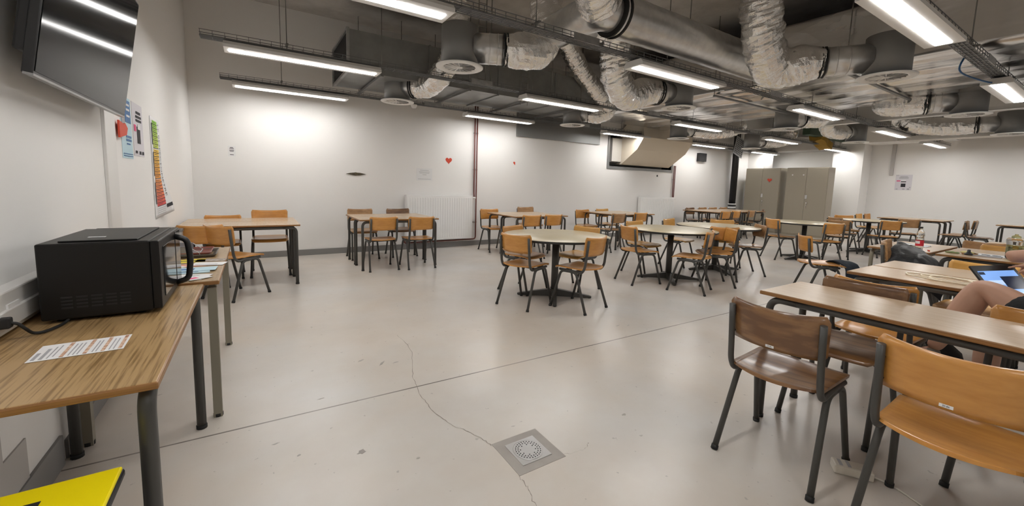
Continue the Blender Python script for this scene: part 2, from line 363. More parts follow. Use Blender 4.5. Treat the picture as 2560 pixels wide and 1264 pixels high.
# ------------------------------------------------------------------ chairs
CH = 'school chairs with a bent plywood seat and back'
def make_chair(woodm, frame_m='steel', sticker=False, name='school_chair'):
    t = thing(name, 'x', 'chair', (0, 0, 0), 0, CH)
    def sf(u, v):
        y = -.195+.405*v; e = max(abs(v-.5)*2-.78, 0)/.22
        hw = .2-.03*e*e-.010*(1-v); x = (u-.5)*2*hw
        front = max(0, (v-.86)/.14); back = max(0, (.12-v)/.12)
        yy = y-.045*(1-(2*u-1)**2)*(1-v)**2+(-.012*(abs(u-.5)*2)**2*v)
        z = .447-.010*math.exp(-((v-.42)/.25)**2)*(1-(2*u-1)**2)-.022*front**2+.006*back+.004*(2*u-1)**2
        return (x, yy, z)
    b = B(); sheet(b, sf, 14, 16, -.012); st = obj('seat', b, woodm, t)
    def bf(u, v):
        z = .597+.203*v; e = max(abs(v-.5)*2-.7, 0)/.3
        hw = .199-.016*e*e+.006*v; x = (u-.5)*2*hw
        y = -.225-(z-.6)*.13+.05*((u-.5)*2)**2
        return (x, y, z-.014*v*(1-((u-.5)*2)**2))
    b = B(); sheet(b, bf, 16, 8, .011); bk = obj('backrest', b, woodm, t)
    b = B()
    for sx in (-1, 1):
        for z in (.63, .715): cyl(b, (sx*.178, -.186-(z-.6)*.13-.003, z), (sx*.178, -.186-(z-.6)*.13+.0035, z), .005, 8)
    obj('rivets', b, 'chrome', bk)
    if sticker:
        b = B(); box(b, (.0, -.2415, .617), (.034, .0012, .011)); s_ = obj('inventory_sticker', b, 'whitep', bk); s_['label'] = 'white printed sticker'
        b = text_bm('25.86', .008, .0002); b.transform(frame((0, -.2424, .617), (1, 0, 0), (0, 0, 1))); obj('sticker_print', b, 'ink', bk)
    for sx in (-1, 1):
        x = sx*.186
        b = B(); tube(b, bend([(x, -.222, .765), (x, -.203, .60), (x*1.01, -.188, .475), (x, -.150, .418), (x, -.06, .428), (x, .13, .428)], .06, 5), .0138, 10); sr = obj('side_rail', b, frame_m, t)
        for sy in (-1, 1):
            b = B(); xt = sx*.188; xb = sx*.208
            if sy < 0: P = [(xb, -.235, .0), (xt, -.085, .415), (xt, .01, .418)]
            else: P = [(xb, .225, .0), (xt, .108, .415), (xt, .01, .418)]
            tube(b, bend(P, .045, 6), .0138, 10); lg = obj('leg', b, frame_m, t)
            b = B(); d = (Vector(P[1])-Vector(P[0])).normalized(); cyl(b, Vector(P[0]), Vector(P[0])+d*.022, .0165, 10); obj('foot_cap', b, 'rubber', lg)
    b = B()
    for y in (-.05, .085): cyl(b, (-.188, y, .422), (.188, y, .422), .009, 8)
    obj('cross_bars', b, frame_m, t)
    index_kids(t); return t
PROTO = {k: make_chair(k) for k in ('honey', 'amber', 'brown', 'tan')}
PROTO['brown_s'] = make_chair('brown', sticker=True); PROTO['honey_s'] = make_chair('honey', sticker=True)
USED = set()
def chair(kind, x, y, deg, label, s=1.0):
    p = PROTO[kind]; o = p if kind not in USED else dup(p); USED.add(kind)
    o.matrix_basis = Matrix.Translation((x, y, 0)) @ Matrix.Rotation(math.radians(deg-90), 4, 'Z') @ Matrix.Diagonal((s, s, s, 1))
    o['label'] = label; return o
#CHAIRS
CHAIRS = [
 # long table by the camera
 ('brown_s', 2.19, .875, 3, 'brown marbled plywood chair with white sticker beside the floor drain'),
 ('honey_s', 2.17, .30, 0, 'orange plywood chair with white sticker straddling the power strip'),
 ('brown', 2.84, .87, 180, 'brown chair facing the marbled chair across the nearest long table'),
 ('honey', 2.84, .17, 180, 'orange chair with its back against the bare knee of the seated person'),
 ('honey', 3.36, .86, 0, 'honey chair back to back with the brown chair across the nearest long table'),
 ('tan', 3.32, -.13, 88, 'chair that the person with the tablet sits on'),
 ('amber', 4.69, .66, 180, 'golden chair pushed under the table with the looped cable'),
 ('amber', 4.74, .24, 180, 'golden chair behind the tablet and the pointing hand'),
 ('honey', 5.95, 2.15, -48, 'orange chair with navy cloth hanging off its seat'),
 ('tan', 5.46, 1.19, -80, 'tan chair with a shiny black jacket on its backrest', 1.08),
 ('tan', 7.12, 1.0, 180, 'brown chair between the table with the bottle and the next table'),
 ('amber', 6.75, .80, 180, 'light chair showing its top edge behind the tall jug'),
 ('tan', 8.35, .72, 180, 'tan chair far side of the table behind the jug'),
 # table in the corner
 ('honey', -.36, 6.42, -90, 'chair in the room corner, mostly hidden behind the corner table'),
 ('honey', .17, 6.42, -92, 'taller honey chair against the back wall at the corner table', 1.08),
 ('honey', -.49, 5.52, 90, 'honey chair pushed under the corner table beside the striped banner'),
 ('honey', -.19, 5.34, 43, 'honey chair turned askew from the corner table toward the open floor'),
 # table left of the big radiator
 ('tan', 1.54, 7.13, -90, 'reddish chair on wall side of the double table, farther from the radiator', 1.03),
 ('brown', 2.2, 7.13, -90, 'dark brown chair just in front of the big radiator', 1.03),
 ('honey', 1.58, 6.14, 90, 'honey chair on open side of double table, farther from the radiator'),
 ('honey', 2.12, 6.06, 90, 'honey chair on open side of double table, nearer the radiator'),
 # next table along the back wall
 ('honey', 4.0, 6.95, -90, 'wall side chair nearest the red pipes at the second wall table', 1.02),
 ('tan', 5.02, 7.15, -90, 'taller looking chair by the back wall at the second wall table', 1.05),
 ('honey', 4.1, 5.99, 90, 'open side chair nearest the red pipes at the second wall table'),
 ('honey', 4.58, 5.99, 90, 'open side chair at the second wall table, nearer the third table'),
 ('honey', 6.32, 6.76, -90, 'wall side chair at the third wall table, nearer the red pipes'),
 ('amber', 7.1, 6.92, -90, 'wall side chair at the third wall table, nearer the small radiator'),
 ('tan', 6.26, 5.99, 90, 'dull tan chair on open side of the third wall table'),
 ('honey', 7.05, 6.09, 88, 'orange chair on open side of the third wall table before the small radiator'),
 # long row under the black pipe
 ('brown', 10.85, 7.1, -90, 'wall side chair farthest from the black pipe at the long far table'),
 ('tan', 11.5, 7.12, -90, 'second wall side chair from the small radiator at the long far table'),
 ('tan', 11.98, 7.08, -90, 'third wall side chair from the small radiator at the long far table'),
 ('tan', 12.55, 7.08, -90, 'wall side chair nearest the black pipe at the long far table'),
 ('honey', 10.25, 6.05, 85, 'open side chair farthest from the cabinets at the long far table'),
 ('honey', 10.85, 6.12, 88, 'second open side chair from the small radiator at the long far table'),
 ('tan', 11.8, 6.22, 92, 'third open side chair from the small radiator at the long far table'),
 ('brown', 12.75, 6.42, 115, 'dark chair right in front of the heart sticker cabinet'),
 # nearest round table
 ('honey', 2.51, 3.64, 20, 'nearest round table chair whose back faces the corner table'),
 ('honey', 2.97, 3.27, 104, 'nearest round table chair with its back toward the floor drain'),
 ('honey', 2.83, 4.14, -72, 'nearest round table chair on the side of the big radiator'),
 ('amber', 3.46, 3.88, 192, 'golden chair of nearest round table facing the microwave wall'),
 # second round table
 ('honey', 4.55, 3.80, -14, 'second round table chair facing along the room toward the cabinets'),
 ('amber', 5.12, 4.20, -88, 'second round table chair on the back wall side'),
 ('honey', 4.80, 3.16, 112, 'second round table chair nearest the long table by the camera'),
 ('honey', 5.42, 3.22, 140, 'side-on chair standing between the second and third round tables'),
 # third round table
 ('honey', 5.86, 3.42, 48, 'third round table chair half hidden behind the side-on chair'),
 ('tan', 6.62, 3.42, 140, 'pinkish worn chair on the cabinet side of the third round table'),
 ('amber', 6.22, 4.36, -80, 'third round table chair on the back wall side, nearer the small radiator'),
 ('amber', 6.98, 3.98, 228, 'golden chair of the third round table nearest the cabinets'),
 # fourth round table
 ('honey', 8.85, 3.92, -28, 'honey chair of fourth round table standing in front of the gap between cabinets'),
 ('honey', 8.82, 3.18, 62, 'honey chair of fourth round table behind the chair with navy cloth'),
 ('tan', 10.2, 3.45, 20, 'low brown chair between the fourth and fifth round tables'),
 # fifth round table
 ('tan', 11.25, 3.72, -30, 'fifth round table chair in front of the white pier'),
 ('honey', 12.3, 3.98, 222, 'reddish chair behind the fifth round table against the far wall'),
 ('honey', 11.3, 3.02, 48, 'honey chair with its back to the camera at the fifth round table'),
 ('tan', 12.75, 3.05, 35, 'drab chair between the fifth round table and the far wall table'),
 # far wall tables
 ('amber', 14.0, 4.1, -90, 'chair end of the far wall table nearest the white pier'),
 ('honey', 14.45, 4.05, -90, 'second chair close to the far wall below the poster'),
 ('tan', 13.55, 2.42, 95, 'chair at the end of far wall table opposite the pier'),
 ('tan', 14.05, 2.36, 92, 'outer chair by the far wall at the end opposite the pier'),
 ('brown', 13.45, 1.98, -85, 'dark chair facing away from the pier at the last far wall table'),
]
for c in CHAIRS: chair(*c[:5], **({'s': c[5]} if len(c) > 5 else {}))

# ------------------------------------------------------------------ tables
def make_rect(lx, ly, top, frame_m, z=.75, legr=.019, th=.022, square=False, over=.045, edge='edge'):
    """table lx by ly; the tube frame bends from each long rail into the legs (rails run along the longer side)"""
    t = thing('rectangular_table', 'x', 'table', (0, 0, 0), 0, 'rectangular dining tables')
    b = B(); bxx(b, -lx/2+.004, lx/2-.004, -ly/2+.004, ly/2-.004, z-.006, z, .002); tp = obj('tabletop', b, top, t)
    b = B(); bxx(b, -lx/2, lx/2, -ly/2, ly/2, z-th, z-.0015, .004); obj('edge_band', b, edge, tp)
    along_x = lx >= ly; LX, LY = (lx, ly) if along_x else (ly, lx)
    sw = (lambda p: p) if along_x else (lambda p: (p[1], p[0], p[2]))
    zr = z-th-legr
    for sy in (-1, 1):
        y = sy*(LY/2-.035)
        for sx in (-1, 1):
            x = sx*(LX/2-over)
            b = B()
            if square: bxx(b, *(lambda c: (c[0]-legr, c[0]+legr, c[1]-legr, c[1]+legr))(sw((x, y, 0))), 0, zr)
            else: tube(b, [sw(q) for q in bend([(x, y, .0), (x, y, zr), (x-sx*.14, y, zr)], .11, 7)], legr, 12)
            lg = obj('leg', b, frame_m, t)
            b = B(); c = sw((x, y, 0)); cyl(b, (c[0], c[1], 0), (c[0], c[1], .018), legr+.003, 12); obj('foot_cap', b, 'rubber', lg)
        b = B()
        e = LX/2-over-(0 if square else .13)
        tube(b, [sw((-e, y, zr)), sw((e, y, zr))], legr*(1 if not square else .9), 10); obj('rail', b, frame_m, t)
    b = B()
    for sx in (-1, 1): tube(b, [sw((sx*(LX/2-.2), -LY/2+.035, zr)), sw((sx*(LX/2-.2), LY/2-.035, zr))], legr*.8, 10)
    obj('cross_bars', b, frame_m, t)
    index_kids(t); return t
TP = {}
def table(key, x, y, label, *args, **kw):
    if key not in TP: TP[key] = make_rect(*args, **kw); o = TP[key]
    else: o = dup(TP[key])
    o.matrix_basis = Matrix.Translation((x, y, 0)); o['label'] = label; return o
AY = (.5, 1.2, 'laminate', 'steel'); AX = (1.2, .52, 'laminate', 'steel')
table('ay', 2.69, .56, 'long wood laminate table nearest the camera, between brown and orange chairs', *AY)
table('ay', 3.94, .565, 'table carrying the looped cream cable, behind the seated person', *AY)
table('ay', 4.46, .565, 'empty table pushed against the one with the looped cable', *AY)
table('beige', 6.3, 1.41, 'beige-legged table end standing beside the black jacket', 1.1, .5, 'laminate', 'beige_steel')
table('ay', 6.0, .52, 'dark-framed table holding the bottle, food leftovers and jug', *AY)
table('ay', 6.51, .52, 'table on the far side of the bottle table', *AY)
table('ay', 7.95, .5, 'table behind the tall jug, half out of view', *AY)
table('oak', -.5, 1.985, 'oak grain table under the microwave', .53, 1.2, 'oak', 'steel', z=.755, legr=.021)
table('oakb', -.46, 3.2, 'pale oak table with leaflets and trays on square beige legs', .58, 1.22, 'oak_pale', 'beige_steel', z=.765, legr=.02, square=True)
table('ax', -.13, 5.85, 'corner table on the open floor side, touching the banner wall', *AX)
table('ax', -.13, 6.38, 'corner table on the back wall side, touching the banner wall', *AX)
table('ax', 1.86, 6.28, 'front one of the double table before the big radiator', *AX)
table('ax', 1.86, 6.81, 'rear one of the double table before the big radiator', *AX)
table('ax', 4.5, 6.27, 'front one of the double table between red pipes and small radiator', *AX)
table('ax', 4.5, 6.80, 'rear one of the double table between red pipes and small radiator', *AX)
table('ax', 6.98, 6.22, 'front one of the double table just before the small radiator', *AX)
table('ax', 6.98, 6.75, 'rear one of the double table just before the small radiator', *AX)
table('ax', 10.85, 6.33, 'front near table of the long row below the black pipe', *AX)
table('ax', 10.85, 6.86, 'rear near table of the long row below the black pipe', *AX)
table('ax', 12.07, 6.33, 'front far table of the long row, next to the cabinets', *AX)
table('ax', 12.07, 6.86, 'rear far table of the long row, next to the black pipe', *AX)
table('ay', 13.85, 3.2, 'far wall table below the poster', *AY)
table('ay', 14.36, 3.2, 'table touching the far wall below the poster', *AY)
table('ay', 13.9, 1.2, 'last table along the far wall, cut by the picture edge', *AY)

def make_round():
    t = thing('round_table', 'x', 'table', (0, 0, 0), 0, 'round pedestal tables'); R_ = .625; z = .74
    b = B(); lathe(b, [(.001, z-.004), (R_-.003, z-.004), (R_-.003, z-.0015), (R_-.006, z), (.001, z)], seg=64, cap=False); tp = obj('tabletop', b, 'laminate_y', t)
    b = B(); lathe(b, [(.001, z-.028), (R_-.012, z-.028), (R_, z-.022), (R_, z-.006), (R_-.003, z-.0035), (.001, z-.0035)], seg=64, cap=False); obj('edge_band', b, 'black_edge', tp)
    b = B(); cyl(b, (0, 0, .04), (0, 0, z-.028), .042, 20); cyl(b, (0, 0, z-.06), (0, 0, z-.028), .13, 20, .16); obj('pedestal', b, 'steel', t)
    for k in range(4):
        a = PI/4+k*PI/2; c, s = math.cos(a), math.sin(a); b = B()
        fn = lambda u, v, d: Vector((c*u-s*(d-.5)*.05*(1.25-u), s*u+c*(d-.5)*.05*(1.25-u), v))
        prism(b, [(.02, .012), (.43, .006), (.44, .012), (.44, .022), (.41, .032), (.04, .095), (.02, .095)], 1, fn=fn); ft = obj('foot', b, 'steel', t)
        b = B(); cyl(b, (c*.42, s*.42, 0), (c*.42, s*.42, .012), .018, 10); obj('glide', b, 'rubber', ft)
    index_kids(t); return t
rp = make_round()
for i, (x, y, a, lab) in enumerate([(2.99, 3.72, 8, 'nearest round table, alone in the open floor'), (5.12, 3.72, 3, 'second round table, overlapping the third one behind it'), (6.42, 3.8, 20, 'third round table, partly behind the second'),
                     (9.22, 3.66, 30, 'fourth round table, standing in front of the taupe cabinets'), (11.9, 3.45, 12, 'fifth round table, standing in front of the white pier')]):
    o = rp if i == 0 else dup(rp)
    o.matrix_basis = Matrix.Translation((x, y, 0)) @ Matrix.Rotation(math.radians(a), 4, 'Z'); o['label'] = lab

# ------------------------------------------------------------------ ceiling lights on cable trays
ROWS = [('back wall', 7.12, (-.35, 15.2)), ('second', 5.17, (-.4, 15.1)), ('third', 3.08, (-.4, 15.6)), ('camera', 1.08, (-.4, 15.6)), ('behind', -1.0, (-.4, 15.6))]
LX0 = [-.17, 3.45, 7.06, 10.55, 13.7]
def make_light():
    t = thing('ceiling_light', 'x', 'ceiling light', (0, 0, 0), 0, 'linear ceiling lights')
    b = B(); L_, W_, z0, z1 = 1.53, .25, 2.58, 2.645
    prism(b, [(-W_/2, z0), (W_/2, z0), (W_/2, z0+.03), (W_/2-.03, z1), (-W_/2+.03, z1), (-W_/2, z0+.03)], L_, (0, 0, 0), lambda a, c, d: Vector((d-.04, a, c)))
    h = obj('housing', b, 'white', t)
    b = B(); bxx(b, 0, 1.45, -.05, .05, z0-.004, z0+.002, .001); obj('diffuser', b, 'lamp', t)
    b = B()
    for x in (.25, 1.2): bxx(b, x-.012, x+.012, -.03, .03, z1, z1+.02)
    obj('bracket', b, 'tray', t)
    index_kids(t); return t
lp = make_light(); first = True
POS = ['first from microwave wall', 'second from microwave wall', 'third from microwave wall', 'fourth from microwave wall', 'nearest far wall']
RN = ['row along back wall', 'second row from back wall', 'third row from back wall', 'fourth row from back wall', 'fifth row from back wall']
for ri, (rn, y, xs) in enumerate(ROWS):
    for li, x in enumerate(LX0):
        if ri == 4 and li in (3, 4): continue
        o = lp if first else dup(lp); first = False
        o.matrix_basis = Matrix.Translation((x, y, 0)); o['label'] = 'linear ceiling light in %s, %s' % (RN[ri], POS[li])
        if ri == 0:
            for q in COL.objects:
                if q.parent == o and q.name.startswith('diffuser'): q.material_slots[0].link = 'OBJECT'; q.material_slots[0].material = M['lamp_low']
def cable_tray(y, x0, x1, label):
    t = thing('cable_tray', label, 'cable tray', (x0, y, 2.66), 0, 'cable trays over the light rows')
    W_ = .055; z0, z1 = 2.665, 2.725; b = B()
    for yy, z in ((-W_, z0), (-W_, z1), (W_, z0), (W_, z1), (0, z0), (-W_*.5, z0), (W_*.5, z0), (-W_, (z0+z1)/2), (W_, (z0+z1)/2)):
        bxx(b, x0, x1, y+yy-.0025, y+yy+.0025, z-.0025, z+.0025)
    k = x0+.005
    while k < x1:
        for yy in (-W_, W_): bxx(b, k-.002, k+.002, y+yy-.0025, y+yy+.0025, z0, z1)
        bxx(b, k-.002, k+.002, y-W_, y+W_, z0-.003, z0+.002); k += .1
    obj('wire_basket', b, 'tray', t, True)
    b = B(); bxx(b, x0, x1, y-.05, y+.05, 2.672, 2.676); bxx(b, x0, x1, y-.02, y+.025, 2.676, 2.69); obj('cable_bed', b, 'galv_dark', t, True)
    for q in (x0+3.1, x0+6.7, x0+10.2, x0+13.6):
        for yy in (-.0595, .0595):
            b = B(); bxx(b, q-.16, q+.16, y+yy-.0025, y+yy+.0025, z0-.004, z1+.004); obj('splice_plate', b, 'galv', t, True)
    x = x0+.75
    while x < x1:
        b = B(); cyl(b, (x, y-.0, z0), (x, y-.0, ZC), .005, 6); bxx(b, x-.012, x+.012, y-W_-.005, y+W_+.005, z1-.002, z1+.012); obj('hanger_rod', b, 'rod', t, True); x += 1.8
for ri, (rn, y, xs) in enumerate(ROWS): cable_tray(y, xs[0], xs[1], 'zinc wire cable tray carrying the lights of the %s' % RN[ri])

# ------------------------------------------------------------------ diffusers, flexible and rigid ducts
def wr(i, n): return 1+random.uniform(-.055, .055)
def flex(pts, r, label, m='foil', name='flexible_duct', r0=None):
    P = smooth_path(pts, 14); b = B(); sg = 30
    Q = [P[0]]
    for a, c in zip(P, P[1:]):
        k = max(1, int((c-a).length/.013))
        for q in range(1, k+1): Q.append(a.lerp(c, q/k))
    n = len(Q); ph = random.random()*50; rings = []; u = None
    for i in range(n):
        t = (Q[min(i+1, n-1)]-Q[max(i-1, 0)]).normalized()
        if u is None: u = t.orthogonal().normalized()
        u = (u-t*u.dot(t)).normalized(); v = t.cross(u)
        rr = r if r0 is None else r0+(r-r0)*min(1, i/14)
        ring = []
        for k in range(sg):
            a = 2*PI*k/sg; c_, s_ = math.cos(a), math.sin(a)
            w1 = noise.noise(Vector((c_*1.6, s_*1.6, i*.42+ph))); w2 = noise.noise(Vector((c_*3.5+7, s_*3.5, i*.17+ph)))
            q = rr*(1+.105*w1+.055*w2-.05*abs(noise.noise(Vector((c_*2, s_*2+9, i*.8+ph)))))
            ring.append(b.verts.new(Q[i]+u*c_*q+v*s_*q))
        rings.append(ring)
    for i in range(n-1):
        for k in range(sg): b.faces.new((rings[i][k], rings[i][(k+1) % sg], rings[i+1][(k+1) % sg], rings[i+1][k]))
    b.faces.new(rings[0][::-1]); b.faces.new(rings[-1])
    o = obj(name, b, m); return tag(o, label, 'duct', 'foil flexible ducts')
def diffuser(x, y, label, collar=None, z=2.53, r=.25):
    t = thing('ceiling_diffuser', label, 'air diffuser', (x, y, z), 0, 'round swirl diffusers')
    b = B(); lathe(b, [(.195, .01), (.195, .42), (.19, .425)], seg=40, cap=True); obj('plenum', b, 'plenum', t)
    b = B(); lathe(b, [(.165, .012), (.175, .003), (.2, 0), (r-.012, .0), (r, .006), (r, .016), (.165, .022)], seg=48, cap=False); pl = obj('face_plate', b, 'white', t)
    b = B()
    for k in range(16):
        a = 2*PI*k/16; c, s = math.cos(a), math.sin(a)
        e1 = Vector((c, s, 0)); e2 = Vector((-s, c, 0))
        def P(rr, ww, dz): return e1*rr+e2*ww+Vector((0, 0, dz))
        q = [P(.03, -.004, .003), P(.168, -.022, .003), P(.168, .018, .042), P(.03, .004, .014)]
        v = [b.verts.new(p) for p in q]+[b.verts.new(p+Vector((0, 0, .0025))) for p in q]
        for f in ((0, 1, 2, 3), (7, 6, 5, 4), (0, 4, 5, 1), (1, 5, 6, 2), (2, 6, 7, 3), (3, 7, 4, 0)): b.faces.new([v[i] for i in f])
    cyl(b, (0, 0, .003), (0, 0, .012), .035, 16); obj('swirl_vanes', b, 'white', pl)
    b = B(); cyl(b, (0, 0, .05), (0, 0, .052), .18, 32); obj('dark_throat', b, 'void', t)
    if collar:
        d, l, rr = collar; d = Vector(d).normalized(); c0 = Vector((0, 0, .215))
        b = B(); cyl(b, c0+d*.14, c0+d*(.195+l), rr, 32)
        for q in (.35, .62): tube(b, [c0+d*(.195+l*q-.006), c0+d*(.195+l*q), c0+d*(.195+l*q+.006)], rr*1.02, 32)
        sg = obj('spigot', b, 'spiral', t)
        b = B()
        for q in (-.012, .02): tube(b, [c0+d*(.195+l-.05+q), c0+d*(.195+l-.036+q)], rr*1.1, 32)
        obj('clamp_band', b, 'rubber', sg)
        return Vector((x, y, z))+c0+d*(.195+l), d
    return None, None
# D1 nearest the camera with its hose rising to the spiral duct
D = [(1.90, 4.12), (1.93, 6.45), (5.48, 6.45), (5.5, 4.02), (5.62, 1.64), (9.0, 1.62), (8.8, 4.0), (8.75, 6.35), (12.05, 3.93), (12.1, 6.35), (12.15, 1.6)]
e, d = diffuser(*D[0], 'nearest round air diffuser, with a wide hose bending up beside it', ((.86, -.42, 0), .33, .155))
flex([e-d*.06, e+d*.12, (2.74, 3.88, 2.8), (2.9, 3.95, 3.0), (2.93, 4.0, 3.3), (2.93, 4.02, 3.6), (2.95, 4.05, 4.0)], .185, 'foil hose bending up from the nearest diffuser beside the middle light row', r0=.15)
e, d = diffuser(*D[1], 'air diffuser under the end of the long sheet metal duct', ((.55, -.6, 0), .12, .15))
flex([e-d*.06, e+d*.16, (2.3, 5.75, 2.8), (2.42, 5.62, 3.02), (2.48, 5.55, 3.3), (2.5, 5.5, 3.6), (2.5, 5.5, 4.0)], .165, 'foil hose rising behind the nearest diffuser plenum', r0=.15)
e, d = diffuser(*D[2], 'small looking diffuser in front of the grey wall panel above second wall table', ((.75, -.65, 0), .16, .14))
flex([e-d*.06, e+d*.16, (6.0, 6.02, 2.85), (5.75, 5.95, 3.05), (5.2, 5.9, 3.4), (4.6, 5.7, 3.8)], .17, 'slanting foil hose descending toward the small radiator', r0=.15)
e, d = diffuser(*D[3], 'diffuser behind the third row light, fed by a hanging loop of hose', ((-.9, .35, 0), .18, .15))
flex([e-d*.06, e+d*.2, (4.55, 4.2, 2.62), (4.22, 4.12, 2.86), (4.1, 4.02, 3.2), (3.9, 3.9, 3.38), (3.6, 3.72, 3.34), (3.28, 3.6, 3.1)], .2, 'U-shaped foil hose hanging in a loop before the foil wrapped duct', r0=.15)
e, d = diffuser(*D[4], 'large dark plenum diffuser below the foil wrapped duct', ((-.5, .86, 0), .40, .15))
flex([e-d*.06, e+d*.14, (5.12, 2.5, 2.72), (4.8, 2.48, 2.92), (4.6, 2.44, 3.25), (4.5, 2.4, 3.6), (4.45, 2.36, 4.0)], .205, 'thick foil hose dropping from the ceiling to the large dark plenum', r0=.15)
e, d = diffuser(*D[5], 'flat looking diffuser below the foil duct near the far lights', ((-.3, .95, 0), .30, .15))
flex([e-d*.06, e+d*.18, e+d*.42+Vector((.1, 0, .03)), (9.3, 2.7, 2.95), (9.2, 2.75, 3.3)], .17, 'short foil hose between the flat diffuser and the foil wrapped duct', r0=.15)
e, d = diffuser(*D[6], 'diffuser hidden by the third light of the third row', ((.9, -.4, 0), .2, .14))
flex([e-d*.06, e+d*.16, e+d*.36+Vector((0, 0, .05)), (9.6, 3.8, 3.1), (9.5, 3.9, 3.4)], .16, 'foil elbow beyond the third light of the third row', r0=.15)
e, d = diffuser(*D[7], 'diffuser above the small radiator, with a hose running toward the pipe corner', ((.9, -.42, 0), .2, .14))
flex([e-d*.06, e+d*.2, (9.6, 6.05, 2.74), (10.2, 5.9, 2.82), (10.5, 5.8, 3.0)], .16, 'low foil hose running toward the black pipe corner', r0=.15)
e, d = diffuser(*D[8], 'far diffuser in front of the white pier', ((-.9, .3, 0), .18, .14))
flex([e-d*.06, e+d*.16, (11.3, 4.2, 2.78), (11.15, 4.2, 3.0), (11.2, 4.1, 3.3)], .17, 'round foil hose end beside the far diffuser', r0=.15)
e, d = diffuser(*D[9], 'far diffuser above the long far table', ((.9, -.42, 0), .18, .14))
flex([e-d*.06, e+d*.16, (12.8, 5.95, 2.76), (13.1, 5.8, 2.9), (13.1, 5.75, 3.2)], .16, 'foil hose above the heart sticker cabinet', r0=.15)
e, d = diffuser(*D[10], 'diffuser cut by the picture edge next to the far wall', ((-.15, .98, 0), .28, .15))
flex([e-d*.06, e+d*.2, (11.9, 2.7, 2.78), (11.6, 3.05, 2.95), (11.5, 3.1, 3.3)], .18, 'foil hose leading to the diffuser at the picture edge', r0=.15)
# main spiral duct along the room
t = thing('spiral_duct', 'large round spiral seam duct crossing below the dark ceiling', 'duct', (3.0, 3.0, 2.98))
b = B(); P = [Vector((3.0+3.2*i/64, 3.0, 2.98)) for i in range(65)]
tube(b, P, .2, 36, True, lambda i, n: 1.012 if i % 4 == 0 else 1.0); obj('pipe', b, 'spiral', t, True)
b = B(); tube(b, smooth_path([(3.02, 3.0, 2.98), (2.88, 3.02, 2.98), (2.84, 3.2, 2.99), (2.9, 3.6, 3.03), (3.02, 4.3, 3.08)], 6), .17, 32, True, lambda i, n: 1.015 if i % 5 == 0 else 1); obj('elbow', b, 'spiral', t, True)
for x in (2.98, 3.04):
    b = B(); tube(b, [(x-.012, 3, 2.98), (x+.012, 3, 2.98)], .215, 36); obj('clamp_band', b, 'rubber', t, True)
b = B(); cyl(b, (2.95, 3.6, 3.03), (3.25, 3.58, 3.08), .15, 28); obj('branch', b, 'spiral', t, True)
for x in (4.2, 5.6):
    b = B(); cyl(b, (x, 3.0, 3.17), (x, 3.0, ZC), .006, 6); obj('hanger_rod', b, 'rod', t, True)
flex([(2.05, 2.5, 4.0), (2.2, 2.52, 3.5), (2.34, 2.62, 3.2), (2.55, 2.8, 3.08), (2.78, 2.96, 3.02)], .2, 'foil hose at the top edge dropping onto the spiral duct end')
# foil wrapped rectangular main duct
def foil_box(name, x0, x1, y0, y1, z0, z1, label, m='foil_dull', amp=.02):
    b = B(); bxx(b, x0, x1, y0, y1, z0, z1)
    bmesh.ops.subdivide_edges(b, edges=b.edges, cuts=14, use_grid_fill=True)
    for v in b.verts: v.co += Vector((noise.noise(v.co*1.7), noise.noise(v.co*1.7+Vector((9, 0, 0))), noise.noise(v.co*2.1+Vector((0, 7, 0)))))*amp
    for f in b.faces: f.smooth = True
    t = thing(name, label, 'duct', ((x0+x1)/2, (y0+y1)/2, z0)); obj('foil_wrap', b, m, t, True); return t
t = foil_box('insulated_duct', 6.25, 9.1, -3.0, 7.05, 2.84, 3.58, 'huge foil wrapped rectangular duct running from the back wall toward the camera side')
for y in (5.6, 3.9, 2.2, .5):
    b = B(); bxx(b, 6.2, 9.15, y-.02, y+.02, 2.79, 2.815); obj('support_bar', b, 'galv_dark', t, True)
    for x in (6.2, 9.13):
        b = B(); cyl(b, (x, y, 2.8), (x, y, ZC), .006, 6); obj('hanger_rod', b, 'rod', t, True)
# sheet metal duct along the back wall
t = thing('sheet_metal_duct', 'long grey sheet metal duct along the back wall, open dark end toward microwave wall', 'duct', (1.13, 6.65, 2.8))
b = B(); x0, x1, y0, y1, z0, z1 = 1.13, 6.2, 6.05, 7.22, 2.8, 3.34
bxx(b, x0+.02, x1, y0, y1, z0, z1); obj('casing', b, 'galv_dark', t, True)
b = B()
for (a0, a1, c0, c1) in ((y0-.015, y0+.02, z0-.015, z1+.015), (y1-.02, y1+.015, z0-.015, z1+.015), (y0, y1, z0-.015, z0+.02), (y0, y1, z1-.02, z1+.015)): bxx(b, x0-.01, x0+.025, a0, a1, c0, c1)
obj('end_flange', b, 'galv', t, True)
b = B(); bxx(b, x0+.012, x0+.022, y0+.02, y1-.02, z0+.02, z1-.02); obj('dark_opening', b, 'void', t, True)
b = B()
for x in (2.3, 3.5, 4.7, 5.6): bxx(b, x-.012, x+.012, y0-.012, y1+.012, z0-.02, z1+.012)
obj('flanges', b, 'galv_dark', t, True)
for x in (1.55, 2.9, 4.1, 5.2):
    b = B(); bxx(b, x-.02, x+.02, y0-.16, y1+.16, z0-.055, z0-.02); obj('support_bar', b, 'plenum', t, True)
    for y in (y0-.14, y1+.14):
        b = B(); cyl(b, (x, y, z0-.05), (x, y, ZC), .005, 6); obj('hanger_rod', b, 'rod', t, True)
# flat panel on the wall behind the small diffuser
b = B(); bxx(b, 4.95, 7.45, YB-.05, YB, 2.38, 2.9); tag(obj('wall_duct_panel', b, 'plenum'), 'flat grey duct panel high on the back wall above second wall table', 'panel')
